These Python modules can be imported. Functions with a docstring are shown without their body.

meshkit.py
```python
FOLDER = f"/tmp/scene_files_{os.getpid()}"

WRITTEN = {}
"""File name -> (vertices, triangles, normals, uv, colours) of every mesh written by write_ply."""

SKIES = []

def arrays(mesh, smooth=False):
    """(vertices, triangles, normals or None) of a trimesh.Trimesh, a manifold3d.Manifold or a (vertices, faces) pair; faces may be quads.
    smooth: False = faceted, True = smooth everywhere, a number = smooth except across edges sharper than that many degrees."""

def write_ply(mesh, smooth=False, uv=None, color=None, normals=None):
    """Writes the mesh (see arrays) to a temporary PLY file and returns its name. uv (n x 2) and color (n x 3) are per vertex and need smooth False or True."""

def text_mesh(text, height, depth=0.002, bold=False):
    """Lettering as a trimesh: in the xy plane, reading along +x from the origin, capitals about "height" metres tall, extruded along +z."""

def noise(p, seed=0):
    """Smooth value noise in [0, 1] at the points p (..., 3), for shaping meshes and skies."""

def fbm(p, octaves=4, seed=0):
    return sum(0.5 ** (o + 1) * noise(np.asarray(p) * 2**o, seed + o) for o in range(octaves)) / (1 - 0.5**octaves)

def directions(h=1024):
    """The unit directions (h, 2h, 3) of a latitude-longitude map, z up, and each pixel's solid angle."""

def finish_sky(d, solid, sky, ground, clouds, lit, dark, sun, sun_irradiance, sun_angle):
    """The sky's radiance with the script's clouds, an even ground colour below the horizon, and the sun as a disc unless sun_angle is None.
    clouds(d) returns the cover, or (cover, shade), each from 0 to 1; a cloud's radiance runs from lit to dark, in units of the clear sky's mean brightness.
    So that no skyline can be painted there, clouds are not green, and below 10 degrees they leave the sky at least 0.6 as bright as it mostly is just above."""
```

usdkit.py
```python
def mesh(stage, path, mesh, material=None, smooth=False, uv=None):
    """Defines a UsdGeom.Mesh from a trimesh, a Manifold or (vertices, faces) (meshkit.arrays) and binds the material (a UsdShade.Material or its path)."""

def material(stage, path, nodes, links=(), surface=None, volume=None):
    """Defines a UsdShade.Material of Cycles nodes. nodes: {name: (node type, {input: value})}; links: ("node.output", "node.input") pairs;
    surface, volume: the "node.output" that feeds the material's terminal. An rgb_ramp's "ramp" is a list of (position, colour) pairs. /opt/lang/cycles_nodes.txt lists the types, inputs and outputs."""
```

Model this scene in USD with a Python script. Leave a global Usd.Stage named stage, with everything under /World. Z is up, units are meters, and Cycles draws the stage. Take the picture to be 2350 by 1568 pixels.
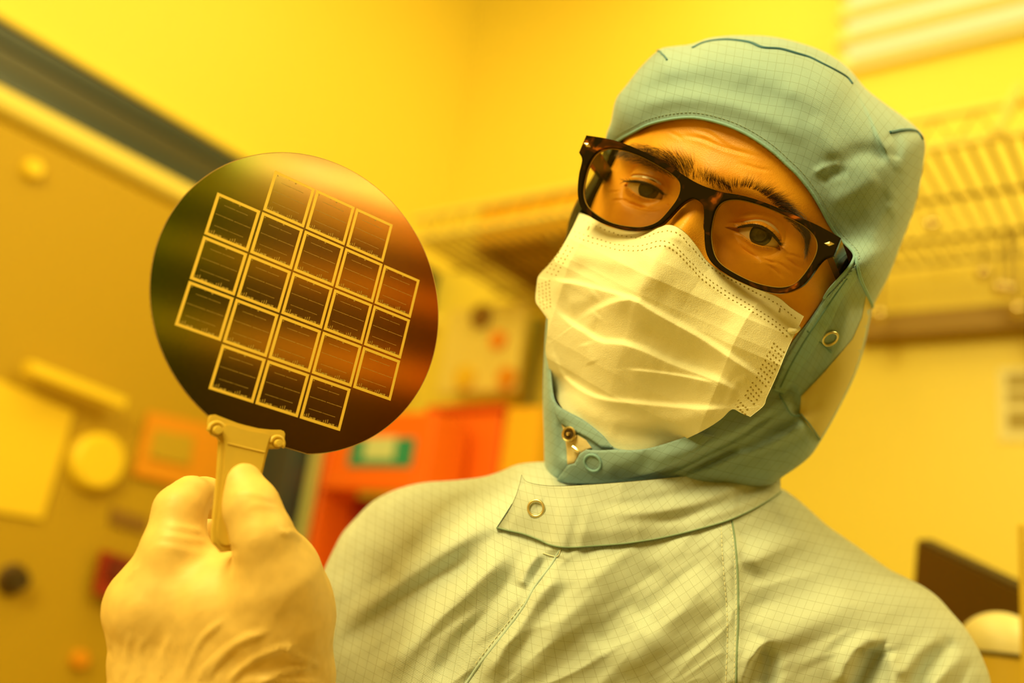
import math, random
import numpy as np
import trimesh, manifold3d, shapely
import shapely.geometry as sg
from scipy.spatial import cKDTree
from scipy.ndimage import gaussian_filter1d
from pxr import Usd, UsdGeom, UsdLux, UsdShade, Gf, Sdf, Vt
import usdkit, meshkit

stage = Usd.Stage.CreateInMemory()
UsdGeom.SetStageUpAxis(stage, UsdGeom.Tokens.z)
UsdGeom.SetStageMetersPerUnit(stage, 1.0)
UsdGeom.Xform.Define(stage, '/World')
rng = np.random.default_rng(7)
random.seed(7)

# ------------------------------------------------------------------ camera
FPX = 2200.0                                   # focal length in pixels of the 2350 x 1568 frame
ROLL, PITCH, YAW = map(math.radians, (7.96, 17.0, 52.0))
CAM_H = 1.36
UP = np.array([math.sin(ROLL) * math.cos(PITCH), math.cos(ROLL) * math.cos(PITCH), -math.sin(PITCH)])
_fw = np.array([0, 0, -1.0]) - UP * math.sin(PITCH); _fw /= np.linalg.norm(_fw)
_rt = np.cross(_fw, UP)
AX = math.cos(YAW) * _rt + math.sin(YAW) * _fw   # world X, as seen by the camera (along the left wall)
AY = -math.sin(YAW) * _rt + math.cos(YAW) * _fw  # world Y (along the right wall)
R_CW = np.array([AX, AY, UP])                    # world = R_CW @ cam + CAM
CAM = np.array([0.0, 0.0, CAM_H])
cam = UsdGeom.Camera.Define(stage, '/World/Camera')
_m = np.eye(4); _m[:3, :3] = R_CW; _m[:3, 3] = CAM
cam.AddTransformOp().Set(Gf.Matrix4d(*_m.T.ravel().tolist()))
cam.CreateHorizontalApertureAttr(36.0)
cam.CreateVerticalApertureAttr(36.0 * 1568 / 2350)
cam.CreateFocalLengthAttr(36.0 * FPX / 2350)
cam.CreateFStopAttr(3.0)
cam.CreateFocusDistanceAttr(0.485)
cam.CreateClippingRangeAttr(Gf.Vec2f(0.01, 100))
cam.CreateExposureAttr(0.02)

# ------------------------------------------------------------------ lights
def rect_light(name, loc, w, h, power, color, target=None):
    l = UsdLux.RectLight.Define(stage, '/World/' + name)
    l.CreateWidthAttr(w); l.CreateHeightAttr(h); l.CreateIntensityAttr(power); l.CreateColorAttr(Gf.Vec3f(*color))
    z = -np.array([0, 0, -1.0]) if target is None else np.asarray(loc, float) - np.asarray(target, float)
    z = z / np.linalg.norm(z); x = np.cross([0, 1, 0.01], z); x /= np.linalg.norm(x); y = np.cross(z, x)
    m = np.eye(4); m[:3, 0], m[:3, 1], m[:3, 2], m[:3, 3] = x, y, z, loc
    l.AddTransformOp().Set(Gf.Matrix4d(*m.T.ravel().tolist()))
    return l
AMBER = (1.0, 0.81, 0.25)
rect_light('CeilingLight', (0.05, 0.55, 3.22), 1.3, 0.7, 4.2, AMBER)
rect_light('CeilingLight_001', (1.15, 0.85, 3.22), 1.0, 0.6, 3.0, AMBER)
rect_light('CeilingLight_002', (1.15, -0.95, 3.10), 1.0, 0.7, 14.0, AMBER, (0.5, 0.27, 1.5))
rect_light('CeilingLight_003', (-1.1, 0.22, 2.70), 1.1, 0.7, 21.0, (1.0, 0.82, 0.27), (0.5, 0.27, 1.5))  # added fill, hung below the ceiling and aimed at the person's front
dome = UsdLux.DomeLight.Define(stage, '/World/Sky')
dome.CreateIntensityAttr(0.02); dome.CreateColorAttr(Gf.Vec3f(1, 0.85, 0.5))

# ------------------------------------------------------------------ helpers
def P(px, py, d):                                # camera-space point on the ray of a pixel at depth d
    px, py, d = np.broadcast_arrays(np.asarray(px, float), np.asarray(py, float), np.asarray(d, float))
    return np.stack([(px - 1175) / FPX * d, (784 - py) / FPX * d, -d], -1)
def proj(p):
    p = np.asarray(p, float)
    return np.stack([1175 - FPX * p[..., 0] / p[..., 2], 784 + FPX * p[..., 1] / p[..., 2]], -1)
def W(p):                                        # camera space -> world
    return np.asarray(p, float) @ R_CW.T + CAM
def ray_w(px, py):
    return P(px, py, 1.0) @ R_CW.T
_used = {}
def unique(parent, name):
    k = (parent, name); n = _used.get(k, 0); _used[k] = n + 1
    return f'{parent}/{name}' if n == 0 else f'{parent}/{name}_{n:03d}'
BASE = {}
def tag(prim, label=None, cat=None, group=None, kind=None):
    for k, v in (('label', label), ('category', cat), ('group', group), ('kind', kind)):
        if v: prim.SetCustomDataByKey(k, v)
    return prim
def thing(name, base, label=None, cat=None, group=None, kind=None):
    path = unique('/World', name)
    x = UsdGeom.Xform.Define(stage, path)
    x.AddTranslateOp().Set(Gf.Vec3d(*map(float, base)))
    BASE[path] = np.asarray(base, float)
    tag(x.GetPrim(), label, cat, group, kind)
    return path
def part(parent, name, mesh, mat, smooth=False, uv=None, label=None, kind=None):
    """mesh in world space; a child of parent (a thing or a part of a thing)"""
    path = unique(parent, name)
    base = BASE[parent]
    v, f, n = meshkit.arrays(mesh, False)
    m = usdkit.mesh(stage, path, (v - base, f), LOOK[mat], smooth=smooth, uv=uv)
    BASE[path] = base
    tag(m.GetPrim(), label, None, None, kind)
    return path
def single(name, mesh, mat, label=None, cat=None, smooth=False, group=None, kind=None):
    path = unique('/World', name)
    v, f, n = meshkit.arrays(mesh, False)
    base = np.array([(v[:, 0].min() + v[:, 0].max()) / 2, (v[:, 1].min() + v[:, 1].max()) / 2, v[:, 2].min()])
    m = usdkit.mesh(stage, path, (v - base, f), LOOK[mat], smooth=smooth)
    m.AddTranslateOp().Set(Gf.Vec3d(*map(float, base)))
    BASE[path] = base
    tag(m.GetPrim(), label, cat, group, kind)
    return path
def cat_meshes(ms):
    vs, fs, k = [], [], 0
    for m in ms:
        v, f, _ = meshkit.arrays(m, False); vs.append(v); fs.append(f + k); k += len(v)
    return np.vstack(vs), np.vstack(fs)
def grid_faces(n, m, wrap=False, flip=False):
    i, j = np.meshgrid(np.arange(n - (0 if wrap else 1)), np.arange(m - 1), indexing='ij')
    a = i * m + j; b = ((i + 1) % n) * m + j
    q = np.stack([a, b, b + 1, a + 1], -1).reshape(-1, 4)
    if flip: q = q[:, ::-1]
    return np.vstack([q[:, [0, 1, 2]], q[:, [0, 2, 3]]])
def tube(pts, r, sides=8, closed=False, caps=True):
    pts = np.asarray(pts, float); n = len(pts); r = np.broadcast_to(np.asarray(r, float), (n,))
    t = np.gradient(pts, axis=0) if not closed else np.roll(pts, -1, 0) - np.roll(pts, 1, 0)
    t /= np.maximum(np.linalg.norm(t, axis=1, keepdims=True), 1e-12)
    ref = np.array([0.0, 0, 1]) if abs(t[0, 2]) < 0.9 else np.array([1.0, 0, 0])
    N = np.zeros_like(pts); u = np.cross(t[0], ref); u /= np.linalg.norm(u); N[0] = u
    for i in range(1, n):
        u = N[i - 1] - t[i] * (N[i - 1] @ t[i]); u /= max(np.linalg.norm(u), 1e-12); N[i] = u
    B = np.cross(t, N)
    a = np.arange(sides) / sides * 2 * np.pi
    v = pts[:, None] + r[:, None, None] * (np.cos(a)[None, :, None] * N[:, None] + np.sin(a)[None, :, None] * B[:, None])
    v = v.reshape(-1, 3)
    i, j = np.meshgrid(np.arange(n if closed else n - 1), np.arange(sides), indexing='ij')
    i2 = (i + 1) % n; j2 = (j + 1) % sides
    q = np.stack([i * sides + j, i * sides + j2, i2 * sides + j2, i2 * sides + j], -1).reshape(-1, 4)
    f = np.vstack([q[:, [0, 1, 2]], q[:, [0, 2, 3]]])
    if caps and not closed:
        k = len(v); v = np.vstack([v, pts[0], pts[-1]]); e = (n - 1) * sides
        jj = np.arange(sides)
        f = np.vstack([f, np.stack([(jj + 1) % sides, jj, np.full(sides, k)], 1), np.stack([e + jj, e + (jj + 1) % sides, np.full(sides, k + 1)], 1)])
    return v, f
def box(lo, hi, bevel=0.0):
    lo, hi = np.asarray(lo, float), np.asarray(hi, float)
    if bevel <= 0:
        b = trimesh.creation.box(extents=hi - lo); b.apply_translation((lo + hi) / 2); return b
    c = [[x, y, z] for x in (lo[0], hi[0]) for y in (lo[1], hi[1]) for z in (lo[2], hi[2])]
    pts = []
    for p in c:
        p = np.array(p); s = np.where(p == lo, 1, -1)
        for k in range(3):
            o = np.full(3, bevel) * s; o[k] = 0; pts.append(p + o)
    return trimesh.convex.convex_hull(np.array(pts))
def obox(c, ax, half):                           # oriented box: centre, 3 axes, half sizes
    b = trimesh.creation.box(extents=2 * np.asarray(half)); m = np.eye(4); m[:3, :3] = np.array(ax).T; m[:3, 3] = c
    b.apply_transform(m); return b
def spline(pts, n, closed=False):
    """Catmull-Rom through the points, n samples evenly by length"""
    p = np.asarray(pts, float)
    q = np.vstack([p[-1], p, p[0], p[1]]) if closed else np.vstack([2 * p[0] - p[1], p, 2 * p[-1] - p[-2]])
    out = []
    for i in range(len(q) - 3):
        t = np.linspace(0, 1, 16, endpoint=False)[:, None]
        a, b, c, d = q[i:i + 4]
        out.append(0.5 * (2 * b + (c - a) * t + (2 * a - 5 * b + 4 * c - d) * t ** 2 + (3 * b - a - 3 * c + d) * t ** 3))
    o = np.vstack(out + [q[-2][None]])
    s = np.r_[0, np.cumsum(np.linalg.norm(np.diff(o, axis=0), axis=1))]
    t = np.linspace(0, s[-1], n, endpoint=not closed)
    return np.stack([np.interp(t, s, o[:, k]) for k in range(o.shape[1])], 1)
def polydist(px, py, line):
    """distance to a polyline, side (+1 = left of travel as seen on screen), fraction along it"""
    l = np.asarray(line, float); q = np.stack([px, py], -1)
    best = np.full(px.shape, 1e18); side = np.zeros(px.shape); frac = np.zeros(px.shape)
    seg = np.linalg.norm(np.diff(l, axis=0), axis=1); cum = np.r_[0, np.cumsum(seg)]
    for i in range(len(l) - 1):
        a, b = l[i], l[i + 1]; ab = b - a
        t = np.clip(((q - a) @ ab) / (ab @ ab), 0, 1)
        dv = q - (a + t[..., None] * ab); d2 = (dv ** 2).sum(-1)
        m = d2 < best
        best = np.where(m, d2, best); side = np.where(m, np.sign(ab[0] * dv[..., 1] - ab[1] * dv[..., 0]), side)
        frac = np.where(m, (cum[i] + t * seg[i]) / cum[-1], frac)
    return np.sqrt(best), side, frac
def folds(px, py, table):
    """sum of fold heights in metres: (polyline, amplitude mm, width px, asym): asym 0 = soft ridge; +1/-1 = sharp drop on that side"""
    h = np.zeros(np.shape(px))
    for line, amp, w, asym in table:
        l = spline(line, 24) if len(line) > 2 else np.asarray(line, float)
        d, s, fr = polydist(px, py, l)
        taper = np.clip(np.minimum(fr, 1 - fr) / 0.18, 0, 1); taper = 0.12 + 0.88 * taper * taper * (3 - 2 * taper)
        if asym == 0: g = np.exp(-(d / w) ** 2)
        else:
            g = np.where(s * asym > 0, np.exp(-(d / max(0.22 * w, 5.0)) ** 2), np.exp(-(d / w) ** 1.6))
        h += amp * 1e-3 * taper * g
    return h
def surface_nets(fn, lo, hi, step):
    """mesh of the zero set of fn (vectorised, negative inside)"""
    lo, hi = np.asarray(lo, float), np.asarray(hi, float)
    n = np.ceil((hi - lo) / step).astype(int) + 1
    ax = [lo[k] + step * np.arange(n[k]) for k in range(3)]
    X, Y, Z = np.meshgrid(*ax, indexing='ij')
    F = fn(np.stack([X, Y, Z], -1).reshape(-1, 3)).reshape(n)
    s = F < 0
    c = [(i, j, k) for i in (0, 1) for j in (0, 1) for k in (0, 1)]
    def sub(A, o): return A[o[0]:o[0] + n[0] - 1, o[1]:o[1] + n[1] - 1, o[2]:o[2] + n[2] - 1]
    cnt = sum(sub(s, o).astype(int) for o in c)
    act = (cnt > 0) & (cnt < 8)
    idx = -np.ones(act.shape, int); idx[act] = np.arange(act.sum())
    pos = np.zeros((act.sum(), 3)); num = np.zeros(act.sum())
    for a in range(8):
        for b in range(a + 1, 8):
            d = np.array(c[b]) - np.array(c[a])
            if np.abs(d).sum() != 1: continue
            fa, fb = sub(F, c[a])[act], sub(F, c[b])[act]
            x = (fa < 0) != (fb < 0)
            t = np.where(x, fa / np.where(x, fa - fb, 1), 0)
            pos += np.where(x[:, None], np.array(c[a]) + t[:, None] * d, 0); num += x
    base = np.argwhere(act)
    v = lo + (base + pos / num[:, None]) * step
    faces = []
    for k in range(3):
        u, w = (k + 1) % 3, (k + 2) % 3
        sl0 = [slice(1, -1)] * 3; sl0[k] = slice(0, -1); sl1 = list(sl0); sl1[k] = slice(1, None)
        a, b = s[tuple(sl0)], s[tuple(sl1)]
        cr = np.argwhere(a != b); inside = a[a != b]
        off = np.zeros(3, int); off[u] = 1; off[w] = 1
        g = cr + off
        eu = np.eye(3, dtype=int)[u]; ew = np.eye(3, dtype=int)[w]
        q = np.stack([idx[tuple((g - eu - ew).T)], idx[tuple((g - ew).T)], idx[tuple(g.T)], idx[tuple((g - eu).T)]], 1)
        q[~inside] = q[~inside][:, ::-1]
        faces.append(q[(q >= 0).all(1)])
    q = np.vstack(faces)
    return v, np.vstack([q[:, [0, 1, 2]], q[:, [0, 2, 3]]])
def smin(a, b, k):
    h = np.clip(0.5 + 0.5 * (b - a) / k, 0, 1)
    return b * (1 - h) + a * h - k * h * (1 - h)
def capsule(p, a, b, ra, rb):                    # round cone distance (approximate)
    ab = b - a; t = np.clip(((p - a) @ ab) / (ab @ ab), 0, 1)
    return np.linalg.norm(p - a - t[:, None] * ab, axis=1) - (ra + (rb - ra) * t)
def extrude(poly, z0, z1, frame, origin):
    """shapely polygon in the plane of frame (3x3, columns x y z) at origin, between heights z0 and z1"""
    gs = getattr(poly, 'geoms', [poly]); out = []
    for g in gs:
        if g.is_empty or g.area < 1e-12: continue
        m = trimesh.creation.extrude_polygon(g, z1 - z0, engine='earcut')
        out.append((np.asarray(m.vertices) + [0, 0, z0], np.asarray(m.faces)))
    v, f = cat_meshes(out)
    return v @ np.asarray(frame).T + origin, f
def to_plane(px, frame, origin, off=0.0):
    """pixels -> plane coordinates of the plane through origin (camera space), lifted by off along its normal"""
    q = np.asarray(px, float); d = P(q[:, 0], q[:, 1], 1.0); n = frame[:, 2]; o = origin + off * n
    t = (o @ n) / (d @ n); p = d * t[:, None] - o
    return p @ frame[:, :2]
def rod(r):
    t = np.linalg.norm(r); k = np.asarray(r) / t
    K = np.array([[0, -k[2], k[1]], [k[2], 0, -k[0]], [-k[1], k[0], 0]])
    return np.eye(3) + math.sin(t) * K + (1 - math.cos(t)) * K @ K
def hair_mesh(roots, dirs1, dirs2, length, r0):
    """curved tapered strands: root -> root + d1 -> root + d1 + d2, three sides"""
    n = len(roots); ts = np.linspace(0, 1, 5)
    c = roots[:, None] + length[:, None, None] * (dirs1[:, None] * (ts - 0.5 * ts ** 2)[None, :, None] + dirs2[:, None] * (0.5 * ts ** 2)[None, :, None])
    t = np.gradient(c, axis=1); t /= np.linalg.norm(t, axis=2, keepdims=True)
    u = np.cross(t, [0.3, 0.5, 0.8]); u /= np.linalg.norm(u, axis=2, keepdims=True); w = np.cross(t, u)
    rr = r0 * (1 - 0.85 * ts)[None, :, None]
    v = np.stack([c + rr * (math.cos(a) * u + math.sin(a) * w) for a in (0, 2.094, 4.189)], 2)   # n,5,3,3
    v = v.reshape(-1, 3); f = []
    k = np.arange(n)[:, None] * 15
    for i in range(4):
        for j in range(3):
            a, b = i * 3 + j, i * 3 + (j + 1) % 3
            f.append(np.stack([k[:, 0] + a, k[:, 0] + b, k[:, 0] + b + 3], 1)); f.append(np.stack([k[:, 0] + a, k[:, 0] + b + 3, k[:, 0] + a + 3], 1))
    return v, np.vstack(f)

# ------------------------------------------------------------------ materials
LOOK = {}
def mat(name, nodes, links=(), surface='p.BSDF'):
    LOOK[name] = usdkit.material(stage, '/World/Looks/' + name, nodes, links, surface=surface)
def plain(name, col, rough=0.5, bump=0.0, scale=60.0, var=0.0, **kw):
    nodes = {'p': ('principled_bsdf', {'base_color': col, 'roughness': rough, **kw})}; links = []
    if bump or var:
        nodes['g'] = ('texture_coordinate', {}); nodes['n'] = ('noise_texture', {'scale': scale, 'detail': 4.0})
        links.append(('g.object', 'n.vector'))
    if bump:
        nodes['b'] = ('bump', {'strength': bump, 'distance': 0.001}); links += [('n.fac', 'b.height'), ('b.normal', 'p.normal')]
    if var:
        c = np.array(col); nodes['r'] = ('rgb_ramp', {'ramp': [(0.3, tuple(c * (1 - var))), (0.7, tuple(np.minimum(c * (1 + var), 1)))]})
        links += [('n.fac', 'r.fac'), ('r.color', 'p.base_color')]
    mat(name, nodes, links)
def fabric(name, col, line, pitch=0.0050, lw=0.055, rough=0.75):
    """cleanroom cloth: fine twill relief and a grid of thin dashed conductive threads, by the cloth's own uv in metres"""
    N = {'uv': ('uvmap', {'attribute': 'st'}), 's': ('separate_xyz', {}),
         'du': ('math', {'math_type': 'divide', 'value2': pitch}), 'fu': ('math', {'math_type': 'fraction'}), 'cu': ('math', {'math_type': 'less_than', 'value2': lw}),
         'dv': ('math', {'math_type': 'divide', 'value2': pitch}), 'fv': ('math', {'math_type': 'fraction'}), 'cv': ('math', {'math_type': 'less_than', 'value2': lw}),
         'mx': ('math', {'math_type': 'maximum'}),
         'su': ('math', {'math_type': 'add'}), 'dd': ('math', {'math_type': 'divide', 'value2': 0.00075}), 'fd': ('math', {'math_type': 'fraction'}), 'cd': ('math', {'math_type': 'less_than', 'value2': 0.68}),
         'ml': ('math', {'math_type': 'multiply'}), 'am': ('math', {'math_type': 'multiply', 'value2': 0.62}),
         'tw': ('math', {'math_type': 'divide', 'value2': 0.00009}), 'sn': ('math', {'math_type': 'sine'}),
         'no': ('noise_texture', {'scale': 30.0, 'detail': 3.0}), 'tc': ('texture_coordinate', {}),
         'vr': ('rgb_ramp', {'ramp': [(0.3, tuple(np.array(col) * 0.93)), (0.7, tuple(np.minimum(np.array(col) * 1.05, 1)))]}),
         'mc': ('mix', {'color2': line}), 'b': ('bump', {'strength': 0.35, 'distance': 0.00012}),
         'p': ('principled_bsdf', {'roughness': rough, 'sheen_weight': 0.35, 'sheen_roughness': 0.4, 'sheen_tint': (1.0, 0.95, 0.75)})}
    L = [('uv.UV', 's.vector'), ('s.x', 'du.value1'), ('du.value', 'fu.value1'), ('fu.value', 'cu.value1'), ('s.y', 'dv.value1'), ('dv.value', 'fv.value1'), ('fv.value', 'cv.value1'),
         ('cu.value', 'mx.value1'), ('cv.value', 'mx.value2'), ('s.x', 'su.value1'), ('s.y', 'su.value2'), ('su.value', 'dd.value1'), ('dd.value', 'fd.value1'), ('fd.value', 'cd.value1'),
         ('mx.value', 'ml.value1'), ('cd.value', 'ml.value2'), ('ml.value', 'am.value1'), ('am.value', 'mc.fac'),
         ('tc.object', 'no.vector'), ('no.fac', 'vr.fac'), ('vr.color', 'mc.color1'), ('mc.color', 'p.base_color'),
         ('su.value', 'tw.value1'), ('tw.value', 'sn.value1'), ('sn.value', 'b.height'), ('b.normal', 'p.normal')]
    mat(name, N, L)
fabric('hood_cloth', (0.28, 0.45, 0.58), (0.10, 0.15, 0.14))
fabric('suit_cloth', (0.55, 0.63, 0.64), (0.22, 0.24, 0.16))
plain('seam_blue', (0.05, 0.17, 0.30), 0.7)
plain('hem_cloth', (0.24, 0.45, 0.58), 0.75, 0.3, 900)
plain('lining', (0.75, 0.62, 0.36), 0.7, 0.2, 500)
plain('thread', (0.75, 0.75, 0.62), 0.7)
plain('wall_paint', (0.88, 0.72, 0.095), 0.45, 0.15, 40)
plain('ceiling_tile', (0.86, 0.72, 0.2), 0.7, 0.1, 120)
plain('floor_vinyl', (0.55, 0.45, 0.16), 0.35, 0.05, 20, 0.08)
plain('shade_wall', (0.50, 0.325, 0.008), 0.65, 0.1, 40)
plain('rail_white', (0.90, 0.76, 0.2), 0.35)
plain('lamp_white', (0.92, 0.85, 0.45), 0.5)
plain('navy_panel', (0.035, 0.05, 0.055), 0.3)
plain('chrome', (0.75, 0.62, 0.3), 0.25, metallic=1.0)
plain('steel_wire', (0.40, 0.28, 0.05), 0.4, metallic=0.3)
plain('orange_plastic', (0.95, 0.17, 0.008), 0.45, 0.05, 30)
plain('teal_print', (0.02, 0.30, 0.22), 0.5)
plain('paper', (0.88, 0.82, 0.45), 0.7, 0.05, 60)
plain('paper_yellow', (0.92, 0.66, 0.03), 0.7)
plain('pale_green', (0.5, 0.55, 0.2), 0.5)
plain('dark_plastic', (0.05, 0.03, 0.01), 0.45)
plain('brown_plastic', (0.12, 0.06, 0.01), 0.45)
plain('red_plastic', (0.35, 0.03, 0.01), 0.5)
plain('amber_plastic', (0.9, 0.5, 0.02), 0.5)
plain('print_grey', (0.42, 0.33, 0.10), 0.7)
plain('white_plastic', (0.88, 0.82, 0.5), 0.4)
plain('glove_rubber', (0.86, 0.60, 0.20), 0.5, 0.0, 110.0, 0.07)
plain('mask_cloth', (0.90, 0.88, 0.68), 0.8, 0.25, 1600, sheen_weight=0.2)
plain('mask_dot', (0.36, 0.29, 0.09), 0.8)
plain('tweezer_plastic', (0.72, 0.50, 0.075), 0.38, 0.05, 300)
plain('snap_metal', (0.75, 0.68, 0.42), 0.3, metallic=0.85)
plain('snap_dark', (0.06, 0.04, 0.02), 0.35, metallic=0.5)
plain('wafer_gold', (0.95, 0.66, 0.10), 0.5, metallic=0.15)
plain('wafer_marks', (0.45, 0.31, 0.06), 0.5, metallic=0.1)
plain('wafer_edge', (0.85, 0.6, 0.25), 0.3, metallic=0.8)
plain('hair', (0.035, 0.014, 0.005), 0.5)
plain('lash', (0.012, 0.006, 0.004), 0.5)
plain('sclera', (0.80, 0.62, 0.36), 0.15, 0.0, coat_weight=0.5)
plain('pupil', (0.004, 0.004, 0.003), 0.08, coat_weight=1.0, coat_roughness=0.02)
mat('iris', {'tc': ('texture_coordinate', {}), 'n': ('noise_texture', {'scale': 900.0, 'detail': 3.0}), 'r': ('rgb_ramp', {'ramp': [(0.3, (0.006, 0.006, 0.005)), (0.7, (0.024, 0.024, 0.015))]}),
             'p': ('principled_bsdf', {'roughness': 0.2, 'coat_weight': 1.0, 'coat_roughness': 0.02})}, [('tc.object', 'n.vector'), ('n.fac', 'r.fac'), ('r.color', 'p.base_color')])
mat('skin', {'tc': ('texture_coordinate', {}), 'n': ('noise_texture', {'scale': 60.0, 'detail': 5.0}), 'r': ('rgb_ramp', {'ramp': [(0.3, (0.74, 0.30, 0.018)), (0.7, (0.90, 0.42, 0.028))]}),
             'f': ('voronoi_texture', {'scale': 1500.0}), 'b': ('bump', {'strength': 0.22, 'distance': 0.0003}),
             'p': ('principled_bsdf', {'roughness': 0.42, 'specular_ior_level': 0.42})},
    [('tc.object', 'n.vector'), ('n.fac', 'r.fac'), ('r.color', 'p.base_color'), ('tc.object', 'f.vector'), ('f.distance', 'b.height'), ('b.normal', 'p.normal')])
mat('tortoise', {'tc': ('texture_coordinate', {}), 'n': ('noise_texture', {'scale': 75.0, 'detail': 2.0, 'distortion': 1.0}),
                 'r': ('rgb_ramp', {'ramp': [(0.52, (0.010, 0.006, 0.003)), (0.62, (0.06, 0.018, 0.004)), (0.70, (0.36, 0.09, 0.010))]}),
                 'p': ('principled_bsdf', {'roughness': 0.12, 'specular_ior_level': 0.22})}, [('tc.object', 'n.vector'), ('n.fac', 'r.fac'), ('r.color', 'p.base_color')])
mat('lens', {'t': ('transparent_bsdf', {'color': (0.93, 0.90, 0.84)}), 'g': ('glossy_bsdf', {'color': (1, 0.95, 0.85), 'roughness': 0.02}), 'f': ('fresnel', {'IOR': 1.3}), 'm': ('mix_closure', {})},
    [('f.fac', 'm.fac'), ('t.BSDF', 'm.closure1'), ('g.BSDF', 'm.closure2')], surface='m.closure')
mat('mesh_cloth', {'t': ('transparent_bsdf', {'color': (1.0, 0.9, 0.6)}), 'd': ('principled_bsdf', {'base_color': (0.92, 0.74, 0.22), 'roughness': 0.5, 'sheen_weight': 0.2}), 'm': ('mix_closure', {'fac': 0.62})},
    [('t.BSDF', 'm.closure1'), ('d.BSDF', 'm.closure2')], surface='m.closure')
mat('lamp_tube', {'e': ('emission', {'color': (1.0, 0.80, 0.24), 'strength': 1.25})}, surface='e.emission')
plain('dark_slate', (0.055, 0.055, 0.04), 0.35)
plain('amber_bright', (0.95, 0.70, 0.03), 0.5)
plain('amber_bright2', (0.90, 0.62, 0.04), 0.5)
plain('amber_dark', (0.80, 0.33, 0.01), 0.5)
plain('dark_red', (0.16, 0.02, 0.01), 0.5)
plain('olive_print', (0.55, 0.38, 0.02), 0.6)
plain('brown_print', (0.28, 0.15, 0.02), 0.6)
plain('mint_print', (0.62, 0.72, 0.45), 0.5)
plain('red_orange', (0.75, 0.10, 0.008), 0.45)
plain('orange_soft', (0.95, 0.34, 0.02), 0.5)
plain('paper_warm', (0.90, 0.76, 0.20), 0.6)
plain('brown_rail', (0.34, 0.20, 0.015), 0.5)
plain('amber_frame', (0.80, 0.58, 0.07), 0.5)
plain('screen_brown', (0.10, 0.055, 0.008), 0.35)
plain('silver', (0.85, 0.78, 0.5), 0.2, metallic=1.0)
plain('rim_clear', (0.35, 0.22, 0.05), 0.2)
fabric('hem_grid', (0.30, 0.52, 0.66), (0.14, 0.2, 0.2))
plain('seam_teal', (0.12, 0.26, 0.30), 0.7)
plain('thread_green', (0.30, 0.42, 0.42), 0.7)
plain('snap_brass', (0.70, 0.55, 0.25), 0.3, metallic=0.9)
plain('seam_green', (0.20, 0.30, 0.24), 0.7)
plain('suit_hem', (0.48, 0.62, 0.68), 0.75)
plain('suit_plain', (0.55, 0.63, 0.64), 0.75, 0.2, 200)
plain('tweezer_dark', (0.45, 0.28, 0.03), 0.5)
mat('added_glow', {'e': ('emission', {'color': (1.0, 0.84, 0.45), 'strength': 4.5})}, surface='e.emission')  # glow of the added tube that the wafer mirrors
plain('liner', (0.85, 0.64, 0.07), 0.5)
plain('strip_ochre', (0.62, 0.45, 0.08), 0.5)
plain('black_enamel', (0.014, 0.012, 0.01), 0.3)

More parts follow.
